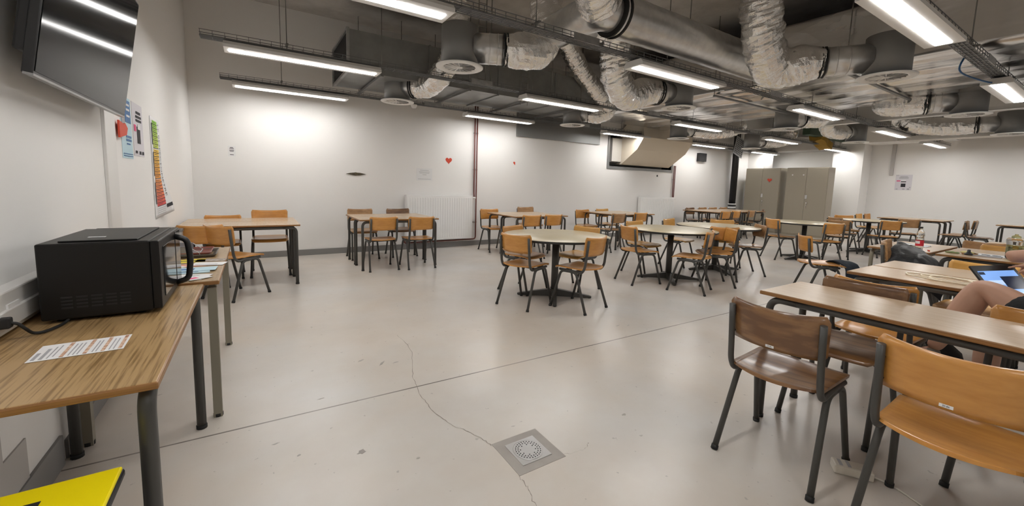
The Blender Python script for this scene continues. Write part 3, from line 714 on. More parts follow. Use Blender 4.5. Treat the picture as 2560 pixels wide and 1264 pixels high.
# white insulated duct diving into the wall opening
t = thing('insulated_elbow', 'cream and white wrapped duct sloping into the back wall opening', 'duct', (9.3, 7.3, 2.0))
b = B(); prism(b, [(7.05, 2.95), (7.6, 2.95), (8.02, 2.62), (8.02, 1.95), (7.72, 1.93), (7.2, 2.3), (7.0, 2.6)], 2.0, (8.3, 0, 0), lambda a, c, d_: Vector((d_, a, c)))
obj('canvas_sleeve', b, 'canvas', t, True)
b = B(); prism(b, [(7.72, 2.0), (7.72, 2.6), (8.05, 2.62), (8.05, 1.92)], 2.35, (7.95, 0, 0), lambda a, c, d_: Vector((d_, a, c))); obj('white_collar', b, 'insul', t, True)
# small extras under the ceiling
t = thing('riser_ladder', 'vertical wire ladder hanging between the back two light rows', 'cable ladder', (3.98, 6.4, 2.7))
b = B()
for x in (3.92, 4.06): cyl(b, (x, 6.0, 2.68), (x, 6.0, ZC), .006, 6)
for k in range(12): cyl(b, (3.92, 6.0, 2.75+k*.1), (4.06, 6.0, 2.75+k*.1), .004, 6)
obj('ladder', b, 'rod', t, True)
t = thing('riser_ladder', 'vertical wire ladder standing up from tray of second row behind nearest plenum', 'cable ladder', (2.7, 4.9, 2.7))
b = B()
for x in (2.66, 2.78, 2.86): cyl(b, (x, 5.17, 2.68), (x, 5.17, ZC), .006, 6)
for k in range(12): cyl(b, (2.66, 5.17, 2.75+k*.1), (2.78, 5.17, 2.75+k*.1), .004, 6)
obj('ladder', b, 'rod', t, True)
t = thing('perforated_tray', 'slanted perforated cable tray above the black corner pipe', 'cable tray', (12.7, 7.1, 2.6))
b = B(); box(b, (12.65, 7.0, 2.66), (.5, .012, .55), Matrix.Rotation(.28, 3, 'Y'))
obj('plate', b, 'galv', t, True)
b = B()
for k in range(5):
    for q in range(9): box(b, Vector((12.65, 6.992, 2.66))+Matrix.Rotation(.28, 3, 'Y') @ Vector(((k-2)*.09, 0, (q-4)*.055)), (.05, .006, .018), Matrix.Rotation(.28, 3, 'Y'))
obj('slots', b, 'void', t, True)
b = B(); cyl(b, (12.65, 7.02, 2.8), (12.65, 7.02, ZC), .006, 6); obj('hanger_rod', b, 'rod', t, True)
b = B(); bxx(b, 10.9, 14.6, 7.15, 7.4, 2.58, 2.62); tag(obj('pipe_shelf', b, 'galv_dark'), 'grey metal shelf above the small black box on the back wall', 'shelf')
b = B(); bxx(b, 12.2, 15.6, 4.95, 5.12, 2.83, 3.05); tag(obj('steel_beam', b, 'green'), 'dark green beam behind the ochre foam', 'beam')
b = B(); box(b, (13.3, 5.1, 2.74), (.75, .3, .2), Matrix.Rotation(.3, 3, 'Y')); bmesh.ops.subdivide_edges(b, edges=b.edges, cuts=4, use_grid_fill=True)
for v in b.verts: v.co += Vector((noise.noise(v.co*4), noise.noise(v.co*4+Vector((3, 0, 0))), noise.noise(v.co*4+Vector((0, 5, 0)))))*.06
tag(obj('insulation_foam', b, 'foam'), 'ochre foam lump hanging above the fifth round table', 'foam')
b = B(); lathe(b, [(.03, -.05), (.045, -.035), (.05, -.012), (.055, -.01), (.055, .01), (.045, .016)], (2.42, 7.12, 2.645), 24); tag(obj('smoke_detector', b, 'white'), 'small white smoke detector below the back wall tray', 'smoke detector')
def rope(name, pts, r, m, label, cat='cord'): b = B(); tube(b, smooth_path(pts, 8), r, 8); return tag(obj(name, b, m), label, cat)
rope('hanging_cord', [(6.3, 1.16, 2.84), (6.18, 1.2, 2.72), (6.2, 1.22, 2.62), (6.5, 1.2, 2.6), (7.0, 1.12, 2.6), (7.3, 1.09, 2.66)], .008, 'bluecord', 'thin cord with blue knot below the foil duct')
rope('hanging_cord', [(6.2, 3.12, 2.73), (6.25, 3.2, 2.64), (6.7, 3.35, 2.78), (7.4, 3.5, 2.81)], .007, 'rod', 'dark thin cable drooping from the third tray below the foil duct')

t = thing('cross_tray', 'pale perforated tray crossing beyond the foil wrapped duct', 'cable tray', (10.2, 3.0, 2.7))
b = B(); bxx(b, 10.15, 10.3, -2.0, 6.8, 2.735, 2.74); bxx(b, 10.15, 10.155, -2.0, 6.8, 2.735, 2.79); bxx(b, 10.295, 10.3, -2.0, 6.8, 2.735, 2.79); obj('tray_body', b, 'white', t, True)
for y in (-1.2, .4, 2.2, 4.2, 6.0):
    b = B(); cyl(b, (10.225, y, 2.735), (10.225, y, ZC), .006, 6); obj('hanger_rod', b, 'rod', t, True)
t = foil_box('insulated_duct', 12.5, 12.85, .2, 3.3, 2.56, 2.66, 'white wrapped flat duct under the hose at the picture edge', 'insul', .012)
for y in (.6, 2.8):
    b = B(); cyl(b, (12.68, y, 2.64), (12.68, y, ZC), .006, 6); obj('hanger_rod', b, 'rod', t, True)
# ------------------------------------------------------------------ back wall fittings
def radiator(x0, x1, z0, z1, label):
    t = thing('radiator', label, 'radiator', ((x0+x1)/2, YB-.1, z0))
    yf = YB-.13; b = B(); bxx(b, x0, x1, yf, yf+.012, z0, z1, .004); n = int((x1-x0)/.05)
    for k in range(n):
        x = x0+.03+(x1-x0-.06)*k/(n-1); bxx(b, x-.013, x+.013, yf-.006, yf+.004, z0+.05, z1-.05, .004)
    obj('front_panel', b, 'radiator', t, True)
    b = B(); bxx(b, x0, x1, yf+.012, YB-.035, z1-.02, z1, .003); bxx(b, x0-.004, x0+.002, yf, YB-.035, z0+.02, z1-.005); bxx(b, x1-.002, x1+.004, yf, YB-.035, z0+.02, z1-.005); obj('casing', b, 'white', t, True)
    b = B(); bxx(b, x0+.02, x1-.02, YB-.055, YB-.04, z0, z1-.03); obj('rear_panel', b, 'radiator', t, True)
    b = B()
    for x in (x0+.25, x1-.25): bxx(b, x-.02, x+.02, YB-.05, YB, z0+.1, z1-.1)
    obj('wall_brackets', b, 'white', t, True)
    b = B(); cyl(b, (x1, yf+.05, z1-.05), (x1+.09, yf+.05, z1-.05), .022, 14); obj('thermostat_valve', b, 'white', t, True)
radiator(2.44, 3.84, .17, 1.06, 'large white panel radiator beside the red pipes')
radiator(9.03, 10.5, .17, 1.08, 'small looking far white radiator near the black pipe')
def pipes(xa, label, zt, r0):
    t = thing('heating_pipes', label, 'pipes', (xa, YB-.04, .1))
    y = YB-.045
    b = B(); tube(b, bend([(xa, y, zt), (xa, y, 1.12), (xa, y-.02, 1.02)], .03), .014, 10); obj('flow_pipe', b, 'pipe', t, True)
    b = B(); tube(b, bend([(xa+.055, y, zt), (xa+.055, y, .14), (r0, y-.02, .13), (r0, y-.02, .2)], .06), .014, 10); obj('return_pipe', b, 'pipe', t, True)
    b = B()
    for z in (2.35, 1.6, .5): bxx(b, xa-.02, xa+.075, y, YB, z-.012, z+.012)
    obj('pipe_clips', b, 'chrome', t, True)
pipes(3.91, 'pair of red brown heating pipes on the back wall beside the large radiator', ZC, 2.42)
pipes(10.5, 'pair of red brown heating pipes ending at the far radiator', 2.0, 10.2)
t = thing('drain_pipe', 'black vertical pipe in the room corner before the cabinets', 'pipe', (13.45, 7.55, 0))
b = B(); cyl(b, (13.5, 7.55, .86), (13.5, 7.55, ZC), .1, 24); obj('upper_pipe', b, 'black', t, True)
b = B(); cyl(b, (13.5, 7.55, .0), (13.5, 7.55, .9), .12, 24); obj('socket', b, 'black', t, True)
b = B(); cyl(b, (13.5, 7.55, .86), (13.5, 7.55, .9), .123, 24); cyl(b, (13.5, 7.55, .74), (13.5, 7.55, .80), .124, 24); obj('pale_bands', b, 'whitep', t, True)
b = B(); bxx(b, 11.62, 11.98, YB-.1, YB, 2.2, 2.45); tag(obj('wall_box', b, 'black'), 'small black box on the back wall near the black pipe', 'box')
# pictures and stickers on the back wall (x, z in wall coordinates)
def wallmap(a, c, d_): return Vector((a, YB-.001-d_, c))
def heart(cx, cz, s, label, cut=1.0, fold=True):
    t = thing('paper_heart', label, 'paper heart', (cx, YB, cz), 0, 'red paper hearts'); P = []
    for k in range(33):
        a = 2*PI*k/32; x = 16*math.sin(a)**3; z = 13*math.cos(a)-5*math.cos(2*a)-2*math.cos(3*a)-math.cos(4*a)
        if x/16 <= cut: P.append((cx+x/16*s/2, cz+z/16*s/2))
    b = B(); prism(b, P, .004, fn=wallmap); obj('card', b, 'red', t, True)
heart(3.35, 1.76, .14, 'red paper heart on the back wall nearest the red pipes')
heart(4.94, 1.79, .085, 'tiny red paper scrap on the back wall past the red pipes', .2)
b = B(); prism(b, [(1.56+.17*x, 1.42+.05*z) for x, z in ((-1, 0), (-.55, .35), (-.2, .5), (-.05, .6), (.1, .5), (.4, .45), (.7, .25), (1, .05), (.7, -.2), (.35, -.5), (.1, -.55), (-.05, -.6), (-.3, -.5), (-.7, -.2))], .012, fn=wallmap)
tag(obj('moth_sticker', b, mat('dark_olive_brown', (.055, .045, .03), .7, col2=(.12, .095, .05), nscale=30)), 'dark winged moth shaped sticker on the back wall', 'sticker')
t = thing('wall_note', 'small white printed note near the microwave wall corner, on the back wall', 'note', (-.27, YB, 1.7))
b = B(); prism(b, [(-.32, 1.62), (-.22, 1.62), (-.22, 1.78), (-.32, 1.78)], .002, fn=wallmap); obj('paper', b, 'whitep', t, True)
b = B()
for z, hw in ((1.755, .02), (1.74, .028), (1.715, .03), (1.70, .026), (1.645, .024)): bxx(b, -.27-hw, -.27+hw, YB-.0045, YB-.003, z-.004, z+.004)
obj('print', b, 'ink', t, True)
t = thing('wall_note', 'white paper with faint grey lines between moth sticker and heart', 'note', (2.84, YB, 1.46))
b = B(); prism(b, [(2.68, 1.34), (3.0, 1.34), (3.0, 1.58), (2.68, 1.58)], .002, fn=wallmap); obj('paper', b, 'whitep', t, True)
b = B()
for z, hw in ((1.54, .09), (1.51, .11), (1.485, .1), (1.455, .04), (1.37, .13)): bxx(b, 2.84-hw, 2.84+hw, YB-.0045, YB-.003, z-.003, z+.003)
obj('print', b, 'greyink', t, True)
b = B(); prism(b, [(9.78, 1.66), (9.84, 1.66), (9.83, 1.71), (9.79, 1.71)], .004, fn=wallmap); tag(obj('wall_mark', b, 'ink'), 'tiny dark scrap on the back wall above the far radiator', 'scrap')

# ------------------------------------------------------------------ cabinets on the far side
def cabinet(y0, y1, label, deco):
    X = 14.05; t = thing('metal_cabinet', label, 'cabinet', (X+.22, (y0+y1)/2, 0), 0, 'tall taupe metal cabinets'); z1 = 2.08; ym = (y0+y1)/2
    b = B(); bxx(b, X+.02, X+.45, y0, y1, 0, z1, .004); obj('body', b, 'cabinet', t, True)
    for k, (a, c) in enumerate(((y0+.01, ym-.002), (ym+.002, y1-.01))):
        b = B(); bxx(b, X, X+.018, a, c, .06, z1-.03, .004); dr = obj('door', b, 'cabinet', t, True)
        if k == 0:
            b = B(); lathe(b, [(.012, 0), (.028, .02), (.018, .03)], (0, 0, 0), 14); b.transform(frame((X, ym-.07, 1.02), (0, 0, 1), (0, 1, 0)) @ Matrix.Rotation(0, 4, 'X')); obj('knob', b, 'chrome', dr, root=t)
            b = B(); bxx(b, X-.012, X, ym-.07, ym-.01, 1.14, 1.26, .004); obj('lock_plate', b, 'chrome', dr, root=t)
            b = B(); tube(b, [(X-.02, ym-.07, 1.02), (X-.024, ym-.068, .93), (X-.02, ym-.075, .86)], .006, 6); obj('hanging_key', b, 'chrome', dr, root=t)
    if deco:
        for yy in deco:
            b = B(); lathe(b, [(.02, -.004), (.02, .004)], seg=12); b.transform(frame((X-.004, yy, 1.86), (0, 1, 0), (0, 0, 1))); obj('magnet', b, 'whitep', t, True)
    return t
cabinet(6.40, 7.47, 'tall taupe cabinet with a red heart sticker', None)
cabinet(5.12, 6.22, 'tall taupe cabinet next to the white pier', (5.75, 6.05))
t = thing('paper_heart', 'red and pink heart stuck on the cabinet door', 'paper heart', (14.05, 6.7, 1.7), 0, 'red paper hearts'); P = []
for k in range(33):
    a = 2*PI*k/32; P.append((6.7+16*math.sin(a)**3/16*.07, 1.7+(13*math.cos(a)-5*math.cos(2*a)-2*math.cos(3*a)-math.cos(4*a))/16*.065))
b = B(); prism(b, P, .01, fn=lambda a, c, d_: Vector((14.049-d_, a, c))); obj('card', b, 'red', t, True)
# poster and pipe on the far wall
def farmap(a, c, d_): return Vector((XR-.001-d_, a, c))
t = thing('poster', 'pale grey poster with a dark cup picture on the far wall', 'poster', (XR, 3.92, 1.7))
b = B(); prism(b, [(3.74, 1.48), (4.1, 1.48), (4.1, 1.92), (3.74, 1.92)], .003, fn=farmap); obj('sheet', b, 'greypaper', t, True)
def fp(name, rects, m):
    bm = B()
    for y0, y1, z0, z1 in rects: prism(bm, [(y0, z0), (y1, z0), (y1, z1), (y0, z1)], .002, off=(-.004, 0, 0), fn=farmap)
    obj(name, bm, m, t, True)
fp('cup_picture', [(3.87, 3.97, 1.57, 1.67), (3.865, 3.975, 1.71, 1.735)], 'ink'); fp('cup_milk', [(3.875, 3.965, 1.735, 1.77)], 'whitep')
fp('headline', [(3.84, 4.0, 1.86, 1.875), (3.82, 4.02, 1.835, 1.85), (3.82, 4.02, 1.805, 1.82), (4.03, 4.09, 1.9, 1.91)], 'greyink')
fp('red_flash', [(3.99, 4.07, 1.73, 1.76)], 'pinkink')
fp('small_pictures', [(4.03, 4.07, 1.50, 1.52), (3.88, 3.93, 1.50, 1.525), (3.78, 3.83, 1.495, 1.53), (3.76, 3.79, 1.55, 1.57)], 'greyink')
b = B(); bxx(b, XR-.06, XR, 4.16, 4.24, 1.9, 3.2, .01); tag(obj('wall_conduit', b, 'beigepanel'), 'grey vertical conduit on the far wall above the poster', 'conduit')

# ------------------------------------------------------------------ microwave wall
# television
tilt = .15
T = frame((XL+.12, 2.785, 1.65), (0, 1, 0), (math.sin(tilt), 0, math.cos(tilt)))   # x runs along the wall, y up the screen
t = thing('television', 'large black flat television tilted down from the wall above the microwave', 'television', (XL, 2.785, 1.65))
def tv(name, m, x0, x1, y0, y1, z0, z1, par=None, bev=0):
    bm = B(); bxx(bm, x0, x1, y0, y1, z0, z1, bev); bm.transform(T); bm.transform(Matrix.Translation(-Vector((XL, 2.785, 1.65)))); o = obj(name, bm, m, par or t); return o
cs = tv('casing', 'black', -.61, .61, 0, .68, -.03, 0, None, .004)
tv('screen', 'screen', -.60, .60, .014, .67, 0, .002, cs)
tv('lower_bezel', mat('grey_bezel_strip', (.3, .3, .3), .3, .7), -.61, .61, -.004, .004, -.025, .002, cs)
tv('rear_housing', 'black', -.58, .45, .08, .5, -.07, -.03, None, .01)
bm = B(); bxx(bm, XL, XL+.12, 2.6, 2.95, 1.85, 2.15); obj('wall_bracket', bm, 'darkmetal', t, True)
bm = B(); tube(bm, smooth_path([(XL+.1, 3.36, 2.05), (XL+.09, 3.43, 1.95), (XL+.06, 3.42, 1.84), (XL+.07, 3.4, 1.78)], 6), .006, 8); bxx(bm, XL+.05, XL+.085, 3.385, 3.43, 1.72, 1.79); obj('power_lead', bm, 'rubber', t, True)
# trunking
t = thing('cable_trunking', 'white horizontal cable trunking behind the microwave', 'trunking', (XL, 2.2, .77))
b = B(); bxx(b, XL, XL+.055, .6, 2.52, .765, .905, .006); obj('base', b, 'white', t, True)
b = B(); bxx(b, XL+.05, XL+.066, .6, 2.52, .785, .845, .003); obj('cover', b, 'white', t, True)
b = B(); bxx(b, XL+.055, XL+.06, 2.02, 2.1, .78, .86); obj('socket_plate', b, 'whitep', t, True)
t = thing('vertical_trunking', 'white flat vertical trunking from the television down the wall', 'trunking', (XL, 3.55, .9))
b = B(); bxx(b, XL, XL+.018, 3.46, 3.68, .92, 3.2, .003); obj('flat_cover', b, 'white', t, True)
b = B(); bxx(b, XL, XL+.012, 3.695, 3.70, .92, 3.2); bxx(b, XL, XL+.03, 3.69, 3.78, .86, .93); obj('side_strip', b, 'white', t, True)
def leftmap(a, c, d_): return Vector((XL+.001+d_, a, c))
def lp_(t, name, rects, m, d0=.003):
    bm = B()
    for y0, y1, z0, z1 in rects: prism(bm, [(y0, z0), (y1, z0), (y1, z1), (y0, z1)], .0015, off=(d0, 0, 0), fn=leftmap)
    return obj(name, bm, m, t, True)
t = thing('flyer', 'light blue flyer with dark blue header beside the television', 'flyer', (XL, 4.05, 1.62))
lp_(t, 'sheet', [(3.9, 4.2, 1.42, 1.86)], 'lightblue', .0)
lp_(t, 'header', [(4.02, 4.17, 1.68, 1.84)], 'blue'); lp_(t, 'photo', [(3.92, 4.0, 1.66, 1.82)], 'greyink')
lp_(t, 'print', [(4.02, 4.16, 1.57, 1.585), (4.02, 4.16, 1.545, 1.56), (4.03, 4.12, 1.52, 1.53), (3.92, 4.18, 1.45, 1.455), (3.92, 4.18, 1.435, 1.44)], 'blue')
lp_(t, 'header_lines', [(4.05, 4.14, 1.80, 1.815), (4.05, 4.14, 1.765, 1.78), (4.05, 4.14, 1.72, 1.735)], 'whitep', .0045)
t = thing('flyer', 'lilac grey flyer with a dark cup picture next to the striped banner', 'flyer', (XL, 4.38, 1.62))
lp_(t, 'sheet', [(4.24, 4.58, 1.45, 1.86)], 'greypaper', .0)
lp_(t, 'headline', [(4.36, 4.5, 1.78, 1.80), (4.34, 4.52, 1.75, 1.768), (4.34, 4.52, 1.72, 1.738)], 'ink'); lp_(t, 'cup_picture', [(4.36, 4.46, 1.55, 1.68)], 'ink'); lp_(t, 'small_pictures', [(4.28, 4.34, 1.47, 1.49), (4.4, 4.46, 1.465, 1.49), (4.5, 4.55, 1.465, 1.49)], 'ink')
lp_(t, 'cup_top', [(4.38, 4.46, 1.66, 1.7)], 'whitep', .0045); lp_(t, 'pink_dot', [(4.27, 4.33, 1.64, 1.69)], 'pinkink')
t = thing('paper_heart', 'red paper heart half hidden on the blue flyer', 'paper heart', (XL, 3.87, 1.62), 0, 'red paper hearts')
b = B(); prism(b, [(3.76, 1.55), (3.94, 1.58), (3.98, 1.63), (3.92, 1.66), (3.88, 1.65), (3.76, 1.665)], .01, off=(.012, 0, 0), fn=leftmap); obj('card', b, 'red', t, True)
# respect banner: the lower corner curls off the wall
t = thing('banner', 'tall striped green to red banner curling off the wall beside the corner table', 'banner', (XL, 5.05, .9))
def ban(u, v, off=0.0):      # u along the wall 0..1, v downwards 0..1
    y = 4.87+.41*u+(.05*v*v*u); z = 1.83-.93*v-.012*math.sin(u*3)*v+.05*u*v*v
    x = XL+.004+.11*max(0, u-.25)**1.5*v**2.2+.012*math.sin(v*9)*v*u
    return Vector((x+off, y, z))
b = B(); sheet(b, lambda u, v: ban(v, u), 24, 10, .001); obj('sheet', b, 'whitep', t, True)
rows_ = [(.03, .30, (.30, .62, .07), (.55, .66, .10), 7), (.31, .605, (.88, .58, .08), (.86, .36, .07), 8), (.61, .885, (.86, .32, .09), (.80, .12, .11), 8)]
for v0, v1, ca, cb, n in rows_:
    for k in range(n):
        f = k/(n-1); c = tuple(ca[i]*(1-f)+cb[i]*f for i in range(3)); a0 = v0+(v1-v0)*k/n; a1 = v0+(v1-v0)*(k+1)/n
        m_ = mat('banner_stripe', c, .7)
        b = B(); sheet(b, lambda p, q: ban(.2+.5*q, a0+(a1-a0)*p, .002), 3, 8); obj('stripe', b, m_, t, True)
    b = B()
    for k in range(n):
        a0 = v0+(v1-v0)*(k+1)/n
        sheet(b, lambda p, q: ban(.2+.5*q, a0-.006*p, .0035), 1, 8)
        sheet(b, lambda p, q: ban(.25+.3*q, a0-.02-.004*p, .0035), 1, 6)
    sheet(b, lambda p, q: ban(.09+.05*q, v0+.03+(v1-v0-.06)*p, .0035), 8, 1)
    obj('stripe_print', b, 'ink', t, True)
b = text_bm('LE RESPECTOMÈTRE', .1, 0)
xs = [v.co.x for v in b.verts]; x0, x1 = min(xs), max(xs)
for v in b.verts:
    f = (v.co.x-x0)/(x1-x0); v.co = ban(.80+v.co.y*1.15, .05+.75*f, .004)
obj('title', b, 'ink', t, True)
b = B()
for (u0, u1, v0, v1) in ((.72, .97, .885, .925),): sheet(b, lambda p, q: ban(u0+(u1-u0)*q, v0+(v1-v0)*p, .004), 2, 3)
obj('logo', b, 'ink', t, True)
b = B()
for k in range(4): sheet(b, lambda p, q: ban(.15+.5*q, .905+.02*k+.004*p, .004), 1, 6)
obj('small_print', b, 'greyink', t, True)

# microwave: side panel toward the camera, door toward the room
t = thing('microwave', 'black microwave with a loop handle on the oak table', 'microwave', (-.47, 2.36, .755))
x0, x1, y0, y1, z0, z1 = -.665, -.355, 2.10, 2.62, .768, 1.05
b = B(); bxx(b, x0, x1, y0, y1, z0, z1, .006); bxx(b, x0+.05, x1-.04, y0+.03, y1-.04, z1, z1+.006, .003); obj('body', b, 'mwblack', t, True)
b = B()
for k in range(5):
    for q in range(4): bxx(b, x0+.055+k*.04, x0+.085+k*.04, y0-.0012, y0+.001, z0+.04+q*.013, z0+.046+q*.013)
obj('side_vents', b, 'void', t, True)
b = B(); bxx(b, x1, x1+.028, y0+.002, y1-.002, z0+.004, z1-.002, .005); dr = obj('door', b, 'mwblack', t, True)
b = B(); bxx(b, x1+.027, x1+.031, y0+.07, y1-.17, z0+.04, z1-.035, .001); obj('window', b, 'mwglass', dr, root=t)
b = B(); bxx(b, x1+.027, x1+.03, y1-.14, y1-.01, z0+.01, z1-.01, .001); obj('control_panel', b, 'mwglass', dr, root=t)
b = B(); tube(b, bend([(x1+.028, y1-.15, z1-.03), (x1+.075, y1-.15, z1-.045), (x1+.085, y1-.15, z0+.14), (x1+.075, y1-.15, z0+.045), (x1+.028, y1-.15, z0+.03)], .03), .013, 10); obj('handle', b, 'black', dr, root=t)
b = B()
for x in (x0+.04, x1-.04):
    for y in (y0+.05, y1-.05): cyl(b, (x, y, .755), (x, y, .772), .014, 12)
obj('rubber_feet', b, 'rubber', t, True)
b = B(); bxx(b, x0-.03, x0, y0+.12, y1-.12, z0+.08, z0+.2, .01); obj('rear_spacer', b, 'black', t, True)
b = B(); box(b, (-.53, 2.22, z1+.0075), (.05, .018, .001)); obj('sticker', b, 'whitep', t, True)['label'] = 'small white sticker'
b = B(); tube(b, smooth_path([(-.70, 1.945, .818), (-.67, 1.947, .812), (-.655, 1.955, .79), (-.645, 1.98, .765), (-.62, 2.0, .762), (-.60, 2.08, .762), (-.60, 2.13, .775), (-.64, 2.2, .80)], 8), .005, 8); bxx(b, -.715, -.68, 1.93, 1.96, .80, .835, .005); obj('power_cord', b, 'rubber', t, True)
# instruction sheet on the table
t = thing('instruction_sheet', 'white sheet with photo strips lying in front of the microwave', 'paper', (-.475, 1.77, .755))
S = frame((-.475, 1.772, .7562), (1, .04, 0), (-.04, 1, 0))
def sheetrect(name, rs, m, dz, par):
    bm = B()
    for xa, xb, ya, yb in rs: bxx(bm, xa, xb, ya, yb, dz, dz+.0006)
    bm.transform(S); obj(name, bm, m, par, True)
sheetrect('paper', [(-.105, .105, -.072, .072)], 'whitep', 0, t)
sheetrect('photo_strips', [(x-.009, x, -.066, .066) for x in (-.03, .02, .06, .099)], mat('brown_red_print', (.42, .2, .12), .8, col2=(.8, .6, .45), nscale=60), .0007, t)
sheetrect('text_lines', [(-.098, -.09, -.06, .0), (-.082, -.074, -.062, .03), (-.066, -.063, -.06, .04), (-.056, -.053, -.05, .05)]+[(x, x+.003, -.06, .045) for x in (-.022, -.012, -.003, .03, .038, .068, .078)], 'greyink', .0007, t)
# things on the pale oak table
Z2 = .765
def flat(name, c, sx, sy, rz, m, label, cat, th=.0015, stack=0, extra=None):
    t = thing(name, label, cat, (c[0], c[1], Z2+stack), rz)
    b = B(); bxx(b, -sx/2, sx/2, -sy/2, sy/2, .0004, th, 0); obj('sheet', b, m, t)
    if extra:
        b = B()
        for xa, xb, ya, yb in extra[1]: bxx(b, xa*sx, xb*sx, ya*sy, yb*sy, th, th+.0004)
        obj('print', b, extra[0], t)
    return t
TX = [(-.4, .3, y, y+.05) for y in (-.3, -.15, 0, .15)]
flat('leaflet', (-.36, 2.69, 0), .2, .14, .2, 'whitep', 'white and red leaflet nearest the microwave handle', 'leaflet', extra=('orangeink', [(-.4, .1, -.4, .3)]))
flat('leaflet', (-.30, 2.73, 0), .16, .12, -.3, 'whitep', 'white leaflet overlapping another at the table front edge', 'leaflet', stack=.002, extra=('greyink', TX))
flat('leaflet', (-.27, 2.68, 0), .11, .08, .6, 'whitep', 'small white card at the corner of the pale oak table', 'leaflet', stack=.004, extra=('pinkink', [(-.4, 0, -.2, .2)]))
flat('leaflet', (-.36, 2.86, 0), .26, .1, .1, 'lightblue', 'lower light blue leaflet on the pale oak table', 'leaflet', th=.006, extra=('blue', TX))
flat('leaflet', (-.33, 2.92, 0), .26, .11, -.05, 'lightblue', 'upper light blue leaflet with a car drawing', 'leaflet', stack=.007, extra=('blue', [(-.3, .1, -.2, .2)]))
flat('leaflet', (-.43, 3.0, 0), .12, .12, .8, 'whitep', 'white folded card lying behind the blue leaflets', 'leaflet', stack=.009, extra=('greyink', TX))
flat('leaflet', (-.33, 3.09, 0), .14, .09, .15, mat('salmon_paper', (.72, .33, .26), .7), 'salmon pink leaflet under a white card', 'leaflet')
flat('leaflet', (-.25, 3.1, 0), .17, .1, -.25, 'whitep', 'white card near the table edge behind the blue leaflets', 'leaflet', stack=.002, extra=('greyink', TX[:2]))
flat('leaflet', (-.4, 3.25, 0), .24, .11, .05, 'yellowpaper', 'yellow flyer lying before the tray stack', 'leaflet', extra=('ink', [(-.3, .3, -.1, .1)]))
flat('leaflet', (-.25, 3.24, 0), .16, .09, -.1, mat('grey_brown_print', (.22, .17, .14), .7, col2=(.5, .45, .4), nscale=40), 'dark photo card beside the yellow flyer', 'leaflet')
def serving_tray(c, m, label, stack):
    t = thing('serving_tray', label, 'tray', (c[0], c[1], Z2+stack), 0, 'stacked serving trays')
    b = B(); sheet(b, lambda u, v: ((u-.5)*.36, (v-.5)*.28, .022*max(0, max(abs(u-.5), abs(v-.5))*2-.88)/.12), 24, 24, .003); obj('tray_body', b, m, t)
serving_tray((-.41, 3.5), 'tray_dark', 'olive brown serving tray at the bottom of the stack', .0)
serving_tray((-.44, 3.51), 'tray_red', 'maroon serving tray on top of the stack', .012)
t = thing('letter_tray', 'silver wire mesh letter tray standing on the maroon tray', 'letter tray', (-.42, 3.47, Z2+.018))
b = B(); bxx(b, -.12, .1, -.1, .1, .0, .002); bxx(b, -.12, -.118, -.1, .1, 0, .06); bxx(b, -.12, .05, .098, .1, 0, .06); bxx(b, -.12, .05, -.1, -.098, 0, .06); obj('mesh_sides', b, mat('fine_wire_mesh', (.45, .45, .47), .4, .7, alpha=.55), t)
b = B()
for yy in (-.1, .1): tube(b, bend([(-.12, yy, .06), (.04, yy, .06), (.1, yy, .012), (.1, yy, 0)], .01), .0025, 6)
tube(b, [(.1, -.1, .012), (.1, .1, .012)], .0025, 6); tube(b, [(-.12, -.1, .06), (-.12, .1, .06)], .0025, 6); obj('wire_rim', b, 'wire', t)
t = thing('waste_bin', 'narrow grey bin against the wall below the striped banner', 'bin', (-.69, 5.3, 0))
b = B(); prism(b, [(-.755, 5.2), (-.63, 5.2), (-.63, 5.42), (-.755, 5.42)], .74); obj('body', b, 'beigepanel', t, True)
b = B(); bxx(b, -.758, -.622, 5.19, 5.43, .74, .77, .006); obj('lid', b, 'plenum', t, True)
# collection box with yellow lid
t = thing('collection_box', 'grey collection box with a bright yellow slotted lid in front of the oak table', 'bin', (-.53, 1.2, 0))
ZB = .55; cx0, cx1, cy0, cy1 = -.755, -.31, 1.02, 1.375
b = B(); prism(b, [(cx0+.03, cy0+.03), (cx1-.03, cy0+.03), (cx1-.03, cy1-.03), (cx0+.03, cy1-.03)], ZB-.02); bmesh.ops.bevel(b, geom=[e_ for e_ in b.edges if abs(e_.verts[0].co.z-e_.verts[1].co.z) > .1], offset=.02, segments=3, affect='EDGES'); obj('body', b, 'bin', t, True)
b = B(); bxx(b, cx0, cx1, cy0, cy1, ZB-.03, ZB-.008, .006); obj('dark_rim', b, 'black', t, True)
b = B(); bxx(b, cx0+.004, cx1-.004, cy0+.004, cy1-.004, ZB-.012, ZB, .004); ld = obj('lid', b, 'yellow', t, True)
b = B(); box(b, (-.555, 1.29, ZB+.0005), (.23, .028, .002)); b.transform(t.matrix_basis.inverted()); obj('slot', b, 'void', ld)

